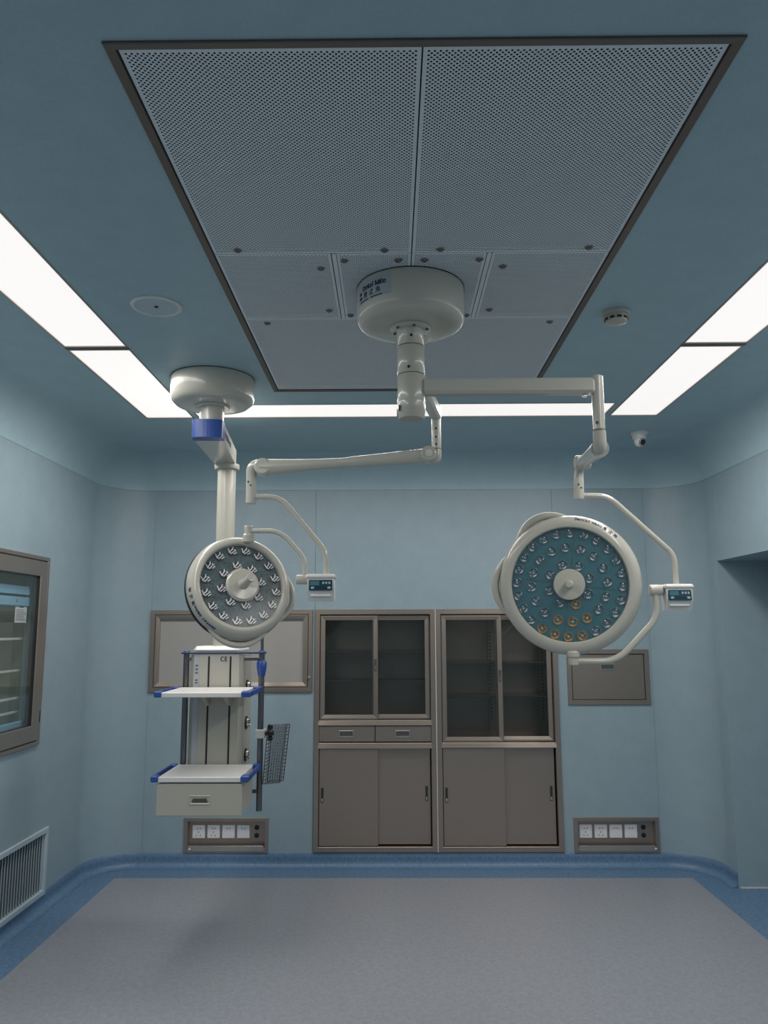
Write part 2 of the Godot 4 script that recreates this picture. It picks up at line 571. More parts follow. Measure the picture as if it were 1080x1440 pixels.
func room() -> void:
	# floor: grey field in a blue border, all flush
	var f := shell("floor")
	var st := mb()
	var old := at_x(on_floor())
	plate(st, WALL_L - .15, WALL_R + DOOR_DEPTH + .15, -FRONT_Z - .15, -WALL_Z + .15, .12, [[-1.887, 2.024, -1.05, 5.552]])
	put("border", st, M.blue_vinyl, f, "speckled blue vinyl border")
	st = mb()
	plate(st, -1.886, 2.023, -1.049, 5.551, .12)
	put("field", st, M.grey_vinyl, f, "mottled grey vinyl floor field")
	X = old
	# coved skirting
	var prof := []
	prof.append([.0, .097])
	prof.append([.0035, .094])
	prof.append([.005, .06])
	for i in 7:
		var a := PI / 2 * i / 6.0
		prof.append([.005 + .042 * (1.0 - cos(a)), .042 * (1.0 - sin(a)) + .001])
	for s in [["baseboard_right", 0, 1], ["baseboard_back", 1, 34], ["baseboard_left", 34, 35], ["baseboard_front", 35, 69]]:
		var o := shell(s[0])
		st = mb()
		sweep(st, prof, s[1], s[2])
		if s[0] == "baseboard_right":      # the cut end at the door jamb
			var p := [Vector2(WALL_R, .001)]
			for k in prof:
				p.append(Vector2(WALL_R - k[0], k[1]))
			var o2 := at_x(Transform3D(Basis.IDENTITY, Vector3(0, 0, JAMB_FAR)))
			extrude(st, p, -.002, 0.0)
			X = o2
		put("coved_skirting", st, M.blue_vinyl, o)
	# back wall
	var w := shell("wall_back")
	st = mb()
	old = at_x(on_back(-.012))
	plate(st, WALL_L - .15, WALL_R + .6, 0, CEIL + .12, .1, BACK_HOLES)
	X = old
	put("wall_core", st, M.joint, w)
	panel_row(w, on_back(), [WALL_L + RAD, -.567, 1.217, WALL_R - RAD], 0.0, CEIL - COVE - .0005, BACK_HOLES)
	# left wall
	w = shell("wall_left")
	var lh := [[3.95, 4.745, 1.01, 2.085], [4.12, 4.955, .10, .45]]
	st = mb()
	old = at_x(on_left(-.012))
	plate(st, -FRONT_Z - .15, -WALL_Z + .15, 0, CEIL + .12, .1, lh)
	X = old
	put("wall_core", st, M.joint, w)
	panel_row(w, on_left(), [-FRONT_Z + RAD, .2, 1.1, 2.3, 3.5, -WALL_Z - RAD], 0.0, CEIL - COVE - .0005, lh)
	# right wall with the doorway
	w = shell("wall_right")
	var rh := [[JAMB_FAR - .0595, JAMB_NEAR + .0595, -.1, DOOR_H + .0595]]
	st = mb()
	old = at_x(on_right(-.012))
	plate(st, WALL_Z - .15, FRONT_Z + .15, 0, CEIL + .12, .1, rh)
	X = old
	put("wall_core", st, M.joint, w)
	panel_row(w, on_right(), [WALL_Z + RAD, JAMB_FAR, JAMB_NEAR, -2.0, -.8, .1, FRONT_Z - RAD], 0.0, CEIL - COVE - .0005, rh)
	# doorway lining and the closed sliding door at its back
	var d := shell("door_1", "deep panelled doorway recess in the side wall")
	st = mb()
	bx(st, Vector3(WALL_R, 0, JAMB_FAR - .06), Vector3(WALL_R + DOOR_DEPTH, DOOR_H + .06, JAMB_FAR))
	put("jamb", st, M.wall, d)
	st = mb()
	bx(st, Vector3(WALL_R, 0, JAMB_NEAR), Vector3(WALL_R + DOOR_DEPTH, DOOR_H + .06, JAMB_NEAR + .06))
	put("jamb", st, M.wall, d)
	st = mb()
	bx(st, Vector3(WALL_R, DOOR_H, JAMB_FAR), Vector3(WALL_R + DOOR_DEPTH, DOOR_H + .06, JAMB_NEAR))
	put("head_lining", st, M.wall, d)
	st = mb()
	bx(st, Vector3(WALL_R + DOOR_DEPTH, 0, JAMB_FAR - .06), Vector3(WALL_R + DOOR_DEPTH + .06, DOOR_H + .06, JAMB_NEAR + .06))
	put("door_leaf", st, M.wall, d)
	st = mb()
	bx(st, Vector3(WALL_R + .012, 0.0, JAMB_FAR), Vector3(WALL_R + DOOR_DEPTH, .006, JAMB_FAR + .006))
	put("floor_bead", st, M.white, d)
	# wall behind the camera
	w = shell("wall_front")
	st = mb()
	old = at_x(on_front(-.012))
	plate(st, -WALL_R - .15, -WALL_L + .15, 0, CEIL + .12, .1)
	X = old
	put("wall_core", st, M.joint, w)
	panel_row(w, on_front(), [-WALL_R + RAD, -.7, .6, -WALL_L - RAD], 0.0, CEIL - COVE - .0005, [])
	# upright rounded corners
	for k in 4:
		var o := shell("trim_%d" % (k + 1))
		st = mb()
		sweep(st, [[.0, 0.0], [.0, CEIL - COVE - .0005]], 1 + k * 17, 17 + k * 17)
		put("corner_panel", st, M.wall, o)
	# coving under the ceiling
	prof = []
	for i in 15:
		var a := PI / 2 * i / 14.0
		prof.append([COVE * (1.0 - cos(a)), CEIL - COVE + .001 + COVE * sin(a)])
	for s in [["trim_5", 0, 1], ["trim_6", 1, 34], ["trim_7", 34, 35], ["trim_8", 35, 69]]:
		var o := shell(s[0])
		st = mb()
		sweep(st, prof, s[1], s[2])
		if s[0] == "trim_8":
			st.set_smooth_group(5)
			for i in 14:    # over the doorway
				var a0 := Vector3(WALL_R - prof[i][0], prof[i][1], JAMB_NEAR)
				var a1 := Vector3(WALL_R - prof[i + 1][0], prof[i + 1][1], JAMB_NEAR)
				quad(st, a0, Vector3(a0.x, a0.y, JAMB_FAR), Vector3(a1.x, a1.y, JAMB_FAR), a1, Vector3(-1, -1, 0))
		put("coving", st, M.ceiling, o)
	# ceiling with openings for the luminous panels and the air ceiling
	var holes := [AIR]
	for l in LAMPS:
		holes.append([l[0] - .009, l[1] + .009, l[2] - .009, l[3] + .009])
	var c := shell("ceiling")
	st = mb()
	old = at_x(on_ceiling())
	plate(st, WALL_L - .15, WALL_R + .6, WALL_Z - .15, FRONT_Z + .15, .12, holes)
	X = old
	put("ceiling_panel", st, M.ceiling, c)

# ------------------------------------------------------------------ on the ceiling
func perforated(w: float, l: float) -> ArrayMesh:
	# a sheet of w by l, face down, with staggered holes; each hole sits in a diamond of the grid
	var nx := int(floor((w - .012) / .0133))
	var nz := int(floor((l - .012) / .0133))
	var px := (w - .012) / nx
	var pz := (l - .012) / nz
	var r := .0033
	var t := .0012
	var vs := PackedVector3Array()
	var ns := PackedVector3Array()
	var ix := PackedInt32Array()
	var dirs := []
	for k in 8:
		dirs.append(Vector3(cos(TAU * k / 8.0), 0, sin(TAU * k / 8.0)))
	var cells := []
	for j in nz:
		for i in nx:
			cells.append(Vector3(-w / 2 + .006 + (i + .5) * px, 0, -l / 2 + .006 + (j + .5) * pz))
	for j in range(1, nz):
		for i in range(1, nx):
			cells.append(Vector3(-w / 2 + .006 + i * px, 0, -l / 2 + .006 + j * pz))
	var out := [Vector3(px / 2, 0, 0), Vector3(px / 4, 0, pz / 4), Vector3(0, 0, pz / 2), Vector3(-px / 4, 0, pz / 4), Vector3(-px / 2, 0, 0), Vector3(-px / 4, 0, -pz / 4), Vector3(0, 0, -pz / 2), Vector3(px / 4, 0, -pz / 4)]
	for c in cells:
		var b := vs.size()
		for k in 8:
			vs.append(c + out[k])
			vs.append(c + dirs[k] * r)
			vs.append(c + dirs[k] * r)
			vs.append(c + dirs[k] * r + Vector3(0, t, 0))
			ns.append(Vector3.DOWN)
			ns.append(Vector3.DOWN)
			ns.append(-dirs[k])
			ns.append(-dirs[k])
		for k in 8:
			var p: int = b + k * 4
			var q: int = b + (k + 1) % 8 * 4
			for n in [p, q, q + 1, p, q + 1, p + 1, p + 2, q + 2, q + 3, p + 2, q + 3, p + 3]:
				ix.append(n)
	# the plain margin: triangles between the outer diamonds, and the edge strips
	var flat := func(pts: Array) -> void:
		var b := vs.size()
		for p in pts:
			vs.append(p)
			ns.append(Vector3.DOWN)
		for k in range(1, pts.size() - 1):
			for n in [b, b + k, b + k + 1]:
				ix.append(n)
	var hx := w / 2
	var hz := l / 2
	for s in [-1.0, 1.0]:
		for i in range(1, nx):
			var x := -hx + .006 + i * px
			flat.call([Vector3(x - px / 2, 0, s * (hz - .006)), Vector3(x + px / 2, 0, s * (hz - .006)), Vector3(x, 0, s * (hz - .006 - pz / 2))])
		for j in range(1, nz):
			var z := -hz + .006 + j * pz
			flat.call([Vector3(s * (hx - .006), 0, z - pz / 2), Vector3(s * (hx - .006), 0, z + pz / 2), Vector3(s * (hx - .006 - px / 2), 0, z)])
		for cx in [-1.0, 1.0]:
			flat.call([Vector3(cx * (hx - .006), 0, s * (hz - .006)), Vector3(cx * (hx - .006 - px / 2), 0, s * (hz - .006)), Vector3(cx * (hx - .006), 0, s * (hz - .006 - pz / 2))])
		flat.call([Vector3(-hx, 0, s * hz), Vector3(hx, 0, s * hz), Vector3(hx, 0, s * (hz - .006)), Vector3(-hx, 0, s * (hz - .006))])
		flat.call([Vector3(s * hx, 0, -hz), Vector3(s * hx, 0, hz), Vector3(s * (hx - .006), 0, hz), Vector3(s * (hx - .006), 0, -hz)])
	# turned-up edge
	var loop := [Vector3(-hx, 0, -hz), Vector3(hx, 0, -hz), Vector3(hx, 0, hz), Vector3(-hx, 0, hz)]
	for k in 4:
		var p: Vector3 = loop[k]
		var q: Vector3 = loop[(k + 1) % 4]
		var n := ((p + q) / 2).normalized()
		var b := vs.size()
		for e in [p, q, q + Vector3(0, .02, 0), p + Vector3(0, .02, 0)]:
			vs.append(e)
			ns.append(n)
		for i in [0, 1, 2, 0, 2, 3]:
			ix.append(b + i)
	# front faces run clockwise, as seen from below
	for k in range(0, ix.size(), 3):
		var a := vs[ix[k]]
		var n := (vs[ix[k + 1]] - a).cross(vs[ix[k + 2]] - a)
		if n.dot(ns[ix[k]]) > 0.0:
			var s := ix[k + 1]
			ix[k + 1] = ix[k + 2]
			ix[k + 2] = s
	var arr := []
	arr.resize(Mesh.ARRAY_MAX)
	arr[Mesh.ARRAY_VERTEX] = vs
	arr[Mesh.ARRAY_NORMAL] = ns
	arr[Mesh.ARRAY_INDEX] = ix
	var m := ArrayMesh.new()
	m.add_surface_from_arrays(Mesh.PRIMITIVE_TRIANGLES, arr)
	return m

func ceiling_things() -> void:
	# luminous panels
	var say := [
		"white LED ceiling panel in the strip along the air grille wall",
		"white LED ceiling panel in the strip along the doorway wall",
		"white LED ceiling panel in the strip along the cupboard wall"]
	for l in LAMPS:
		var o := thing("ceiling_light_panel", say[l[4]], "ceiling light", Vector3((l[0] + l[1]) / 2, CEIL, (l[2] + l[3]) / 2), "LED panels in the ceiling ring")
		var old := at_x(on_ceiling())
		X = old
		old = at_x(on_ceiling(-.003))
		var st := mb()
		plate(st, l[0], l[1], l[2], l[3], .004)
		put("light_diffuser", st, M.glow, o, "glowing white diffuser")
		X = old
		old = at_x(on_ceiling())
		st = mb()
		frame(st, l[0] - .009, l[1] + .009, l[2] - .009, l[3] + .009, [[0.0, -.03], [0.0, .0015], [.009, .0015], [.009, -.03]])
		put("frame", st, M.steel, o)
		st = mb()
		bx(st, Vector3(l[0] - .008, l[2] - .008, -.1), Vector3(l[1] + .008, l[3] + .008, -.03))
		put("housing", st, M.white, o)
		if l[4] < 2 and l[3] < 0.0:
			st = mb()
			bx(st, Vector3(l[0] - .009, l[3] + .0095, .0), Vector3(l[1] + .009, l[3] + .0405, .0015))
			put("joiner_bar", st, M.trim, o)
		X = old
	# perforated air ceiling
	var a := thing("air_supply_ceiling", "large perforated metal air supply ceiling in a steel frame", "air diffuser", Vector3(.077, CEIL, -2.834))
	var st := mb()
	var old := at_x(on_ceiling())
	frame(st, AIR[0], AIR[1], AIR[2], AIR[3], [[0.0, -.06], [0.0, .006], [.003, .008], [.023, .004], [.025, -.012], [.025, -.06]])
	put("frame", st, M.trim, a, "brown-grey steel frame")
	X = old
	st = mb()
	old = at_x(on_ceiling(-.11))
	plate(st, AIR[0] - .01, AIR[1] + .01, AIR[2] - .01, AIR[3] + .01, .03)
	X = old
	old = at_x(on_ceiling())
	frame(st, AIR[0] - .01, AIR[1] + .01, AIR[2] - .01, AIR[3] + .01, [[.0, -.11], [0.0, -.055], [.012, -.055], [.012, -.11]])
	X = old
	put("plenum", st, M.plenum, a)
	var x0 := -.615
	var x1 := .769
	var xm := .077
	var zf := -1.574
	var za := -2.546
	var zb := -3.122
	var ze := -4.094
	var gap := .004
	var big := perforated(xm - x0 - gap, zf - za - gap)
	var side := perforated(-.205 - x0 - gap, za - zb - gap)
	var mid := perforated((.362 + .205) / 2 - .018 - gap, za - zb - gap)
	var spots := [[big, (x0 + xm) / 2, (zf + za) / 2], [big, (x1 + xm) / 2, (zf + za) / 2], [big, (x0 + xm) / 2, (zb + ze) / 2], [big, (x1 + xm) / 2, (zb + ze) / 2],
		[side, (x0 - .205) / 2, (za + zb) / 2], [side, (x1 + .359) / 2, (za + zb) / 2], [mid, .077 - .1325, (za + zb) / 2], [mid, .077 + .1325, (za + zb) / 2]]
	for s in spots:
		var p := put("perforated_panel", s[0], M.sheet, a)
		p.position = Vector3(s[1], CEIL, s[2]) - a.position
	for x in [-.1955, .3505]:      # plain strips that hold the middle hatch
		st = mb()
		bx(st, Vector3(x - .0075, CEIL - .002, zb + .002), Vector3(x + .0075, CEIL + .015, za - .002), .001)
		put("cover_strip", st, M.sheet, a)
	for s in [[-.526, -2.515], [-.018, -2.521], [.176, -2.518], [.687, -2.513], [-.251, -2.656], [-.250, -3.032], [-.162, -2.597], [.031, -2.595], [.124, -2.596], [.320, -2.594],
			[-.165, -3.084], [-.526, -3.162], [.410, -2.650], [.409, -3.035], [.684, -3.167], [.320, -3.092]]:
		st = mb()
		old = at_x(Transform3D(Basis(Vector3.RIGHT, PI), Vector3(s[0], CEIL, s[1])))
		lathe(st, [Vector2(.0135, 0), Vector2(.0135, .003), Vector2(.009, .0075), Vector2(.0, .009)], 14)
		X = old
		var b := put("screw", st, M.dark_steel, a)
		st = mb()
		old = at_x(Transform3D(Basis(Vector3.RIGHT, PI), Vector3(s[0], CEIL, s[1])))
		lathe(st, [Vector2(.016, 0), Vector2(.016, .0015), Vector2(.0135, .0022)], 14)
		X = old
		put("washer", st, M.bright_steel, b)
	# round hatch, smoke detector, camera
	var o := thing("ceiling_speaker", "flat round ceiling plate with a pale rim and black centre dot", "speaker", Vector3(-.947, CEIL, -2.977))
	old = at_x(Transform3D(Basis(Vector3.RIGHT, PI), Vector3(-.947, CEIL, -2.977)))
	st = mb()
	lathe(st, [Vector2(.101, 0), Vector2(.101, .004), Vector2(.097, .008), Vector2(.089, .008), Vector2(.086, .003)], 48)
	put("rim", st, M.white, o)
	st = mb()
	lathe(st, [Vector2(.087, .0005), Vector2(.086, .0035), Vector2(0, .0045)], 48)
	put("face_plate", st, M.grille, o)
	st = mb()
	lathe(st, [Vector2(.009, .004), Vector2(.008, .007), Vector2(0, .0075)], 14)
	put("centre_dot", st, M.black, o)
	X = old
	o = thing("smoke_detector", "small cream round smoke detector on the ceiling", "smoke detector", Vector3(.939, CEIL, -3.07))
	old = at_x(Transform3D(Basis(Vector3.RIGHT, PI), Vector3(.939, CEIL, -3.07)))
	st = mb()
	lathe(st, [Vector2(.056, 0), Vector2(.056, .012), Vector2(.052, .017), Vector2(.0, .017)], 36)
	put("base", st, M.cream, o)
	st = mb()
	lathe(st, [Vector2(.046, .017), Vector2(.047, .026), Vector2(.047, .030), Vector2(.044, .045), Vector2(.034, .050), Vector2(0, .052)], 36)
	put("cover", st, M.cream, o)
	st = mb()
	for k in 10:
		var oo := at_x(Transform3D(Basis(Vector3.UP, TAU * k / 10.0), Vector3.ZERO))
		bx(st, Vector3(-.009, .031, .0438), Vector3(.009, .040, .0478))
		X = oo
	put("vents", st, M.black, o)
	X = old
	o = thing("security_camera", "small white dome security camera with a black lens on the ceiling", "security camera", Vector3(1.671, CEIL, -5.083))
	old = at_x(Transform3D(Basis(Vector3.RIGHT, PI), Vector3(1.671, CEIL, -5.083)))
	st = mb()
	lathe(st, [Vector2(.058, 0), Vector2(.058, .010), Vector2(.055, .014), Vector2(.048, .018), Vector2(.046, .045), Vector2(.040, .050), Vector2(0, .050)], 36)
	put("base", st, M.white, o)
	X = old
	old = at_x(Transform3D(Basis.IDENTITY, Vector3(1.671, CEIL - .062, -5.083)) * Transform3D(Basis(Vector3(1, .25, 0).normalized(), deg_to_rad(118)), Vector3.ZERO))
	st = mb()
	var ball := [Vector2(0, -.038)]
	for k in range(1, 14):
		var t := -PI / 2 + PI * k / 16.0
		ball.append(Vector2(cos(t) * .038, sin(t) * .038))
	ball.append(Vector2(.026, .029))
	lathe(st, ball, 28)
	put("eyeball", st, M.white, o)
	st = mb()
	lathe(st, [Vector2(.027, .0265), Vector2(.026, .030), Vector2(.014, .031), Vector2(.0, .034)], 24)
	put("lens", st, M.black, o)
	X = old

# ------------------------------------------------------------------ on the walls
func pull(called: String, parent: Node3D, u: float, v: float, w: float, hw: float, hh: float) -> void:
	# recessed cup pull: a raised rim round a dark pocket
	var st := mb()
	frame(st, u - hw, u + hw, v - hh, v + hh, [[0.0, w], [0.0, w + .004], [.002, .005 + w], [.009, w + .005], [.011, w + .001]])
	var p := put(called, st, M.bright_steel, parent, "bright recessed cup handle")
	st = mb()
	bx(st, Vector3(u - hw + .008, v - hh + .008, w - .002), Vector3(u + hw - .008, v + hh - .008, w + .0015))
	put("pocket", st, M.dark_steel, p)

func lock(parent: Node3D, u: float, v: float, w: float) -> void:
	var st := mb()
	bx(st, Vector3(u - .011, v - .045, w), Vector3(u + .011, v + .06, w + .002), .001)
	var p := put("finger_pull", st, M.dark_steel, parent)
	st = mb()
	bx(st, Vector3(u - .0045, v - .01, w + .0015), Vector3(u + .0045, v + .055, w + .003))
	put("slot", st, M.groove, p)
	st = mb()
	bx(st, Vector3(u - .008, v - .04, w + .0015), Vector3(u + .008, v - .018, w + .008), .003)
	put("catch", st, M.bright_steel, p)

func cupboard(o: Node3D, u0: float, u1: float, v0: float, v1: float, shelf_split: float, drawers: bool, mid: float, shelves: Array) -> void:
	# a tall steel cupboard let into the wall: carcass, face frame, sliding glass above, sliding steel below
	var t := on_back()
	var old := at_x(t)
	var dep := .36
	var st := mb()
	# carcass: open box behind the wall
	bx(st, Vector3(u0 + .008, v0 + .012, -dep - .01), Vector3(u1 - .008, v1 - .012, -dep))
	bx(st, Vector3(u0 + .008, v0 + .012, -dep), Vector3(u0 + .018, v1 - .012, -.001))
	bx(st, Vector3(u1 - .018, v0 + .012, -dep), Vector3(u1 - .008, v1 - .012, -.001))
	bx(st, Vector3(u0 + .018, v1 - .022, -dep), Vector3(u1 - .018, v1 - .012, -.001))
	bx(st, Vector3(u0 + .018, v0 + .012, -dep), Vector3(u1 - .018, v0 + .022, -.001))
	bx(st, Vector3(u0 + .018, shelf_split - .025, -dep), Vector3(u1 - .018, shelf_split - .010, -.03))
	put("carcass", st, M.steel, o)
	st = mb()
	frame(st, u0, u1, v0, v1, [[0.0, .0], [0.0, .012], [.002, .014], [.034, .014], [.036, .012], [.036, -.02]])
	put("face_frame", st, M.steel, o)
	st = mb()
	slope_rail(st, u0 + .030, u1 - .030, shelf_split - .042, shelf_split - .004)
	put("middle_rail", st, M.steel, o)
	var low_top := shelf_split - .044
	if drawers:
		var dt := shelf_split - .046
		var db := dt - .110
		for k in 2:
			var a := u0 + .037 if k == 0 else mid + .002
			var b := mid - .002 if k == 0 else u1 - .037
			st = mb()
			bx(st, Vector3(a, db, -.30), Vector3(b, dt, .008), .002)
			var d := put("drawer", st, M.steel, o)
			pull("handle", d, (a + b) / 2 - .005, (db + dt) / 2, .008, .055, .025)
		st = mb()
		slope_rail(st, u0 + .030, u1 - .030, db - .048, db - .008)
		put("middle_rail", st, M.steel, o)
		low_top = db - .050
	# sliding doors below: the right-hand one runs behind
	st = mb()
	bx(st, Vector3(u0 + .040, v0 + .040, -.022), Vector3(mid + .022, low_top, .004), .0015)
	var p := put("sliding_door", st, M.steel, o)
	lock(p, u0 + .062, v0 + .38, .004)
	st = mb()
	bx(st, Vector3(mid - .012, v0 + .044, -.050), Vector3(u1 - .044, low_top, -.026), .0015)
	p = put("sliding_door", st, M.steel, o)
	lock(p, u1 - .072, v0 + .385, -.026)
	# sliding glass doors above
	for k in 2:
		var a := u0 + .040 if k == 0 else mid - .024
		var b := mid + .022 if k == 0 else u1 - .040
		var w := .002 if k == 0 else -.026
		st = mb()
		frame(st, a, b, shelf_split, v1 - .044, [[0.0, w - .02], [0.0, w], [.002, w + .002], [.010, w + .002], [.034, w - .0035], [.034, w - .02], [0.0, w - .02]])
		p = put("glass_door", st, M.steel, o)
		st = mb()
		plate_at(st, a + .030, b - .030, shelf_split + .03, v1 - .074, w - .012)
		put("pane", st, M.glass, p)
		if k == 0:
			st = mb()
			bx(st, Vector3(mid - .006, (shelf_split + v1) / 2 - .05, w + .002), Vector3(mid + .012, (shelf_split + v1) / 2 + .035, w + .004), .001)
			var fp := put("finger_pull", st, M.dark_steel, p)
			st = mb()
			bx(st, Vector3(mid - .003, (shelf_split + v1) / 2 - .045, w + .003), Vector3(mid + .009, (shelf_split + v1) / 2 - .01, w + .010), .004)
			put("catch", st, M.bright_steel, fp)
	# glass shelves on clips, and slotted uprights
	for v in shelves:
		st = mb()
		bx(st, Vector3(u0 + .022, v - .004, -dep + .03), Vector3(u1 - .022, v + .004, -.075), .001)
		p = put("shelf", st, M.dark_steel, o)
		for u in [u0 + .05, u1 - .075]:
			st = mb()
			bx(st, Vector3(u, v - .014, -.09), Vector3(u + .022, v - .003, -.068), .002)
			put("clip", st, M.bright_steel, p)
	for u in [mid - .038, u1 - .065]:
		st = mb()
		bx(st, Vector3(u, shelf_split + .01, -dep), Vector3(u + .034, v1 - .03, -dep + .016), .001)
		p = put("slotted_upright", st, M.steel, o)
		st = mb()
		for k in 26:
			var v := shelf_split + .12 + k * .026
			if v < v1 - .06:
				bx(st, Vector3(u + .012, v, -dep + .0155), Vector3(u + .022, v + .012, -dep + .0168))
		put("slots", st, M.groove, p)
	X = old

func slope_rail(st: SurfaceTool, u0: float, u1: float, v0: float, v1: float) -> void:
	# a rail whose face leans back towards its top
	extrude_x(st, [Vector2(-.02, v0), Vector2(.016, v0), Vector2(.019, v0 + .003), Vector2(.0115, v1 - .003), Vector2(.009, v1), Vector2(-.02, v1)], u0, u1)

func plate_at(st: SurfaceTool, u0: float, u1: float, v0: float, v1: float, w: float) -> void:
	# a single sheet of glass
	quad(st, Vector3(u0, v0, w), Vector3(u1, v0, w), Vector3(u1, v1, w), Vector3(u0, v1, w), Vector3.BACK)

func socket_box(label: String, u0: float, spots: Array, bead_u: float) -> void:
	var o := thing("socket_panel", label, "socket panel", Vector3(u0 + .302, .092, WALL_Z), "steel socket panels above the skirting")
	var old := at_x(on_back())
	var u1 := u0 + .604
	var v0 := .094
	var v1 := .334
	var st := mb()
	frame(st, u0, u1, v0, v1, [[0.0, 0.0], [0.0, .008], [.002, .010], [.024, .010], [.026, .008], [.030, -.035]])
	put("frame", st, M.steel, o)
	st = mb()
	bx(st, Vector3(u0 + .028, v0 + .024, -.045), Vector3(u1 - .028, v1 - .024, -.035))
	put("back_plate", st, M.steel, o)
	# hinged flap folded down at the bottom
	st = mb()
	bx(st, Vector3(u0 + .032, v0 + .012, .006), Vector3(u1 - .032, v0 + .050, .013), .002)
	var fl := put("flap", st, M.bright_steel, o)
	st = mb()
	bx(st, Vector3(bead_u - .008, v0 + .022, .012), Vector3(bead_u + .008, v0 + .036, .020), .004)
	put("latch", st, M.white, fl)
	for k in 4:
		var u: float = spots[k]
		st = mb()
		bx(st, Vector3(u - .045, .186, -.036), Vector3(u + .045, .278, -.024), .003)
		var s := put("power_socket", st, M.socket_white, o, "white power socket")
		st = mb()
		for q in [[-.013, .254], [.007, .254]]:
			bx(st, Vector3(u + q[0], q[1] - .004, -.025), Vector3(u + q[0] + .007, q[1] + .004, -.0235))
		if k < 2:
			for q in [[-.004, .228, .006], [-.017, .206, .005], [.010, .206, .005]]:
				bx(st, Vector3(u + q[0], q[1] - .005, -.025), Vector3(u + q[0] + q[2], q[1] + .005, -.0235))
		put("pin_holes", st, M.print, s)
	for v in [.204, .258]:
		st = mb()
		var oo := at_x(Transform3D(Basis(Vector3.RIGHT, PI / 2), Vector3(spots[4], v, -.035)))
		lathe(st, [Vector2(.017, .0), Vector2(.017, .004), Vector2(.013, .006), Vector2(.009, .006), Vector2(.008, .016), Vector2(0, .016)], 18)
		X = oo
		put("earth_terminal", st, M.black, o, "black round earth terminal")
	X = old

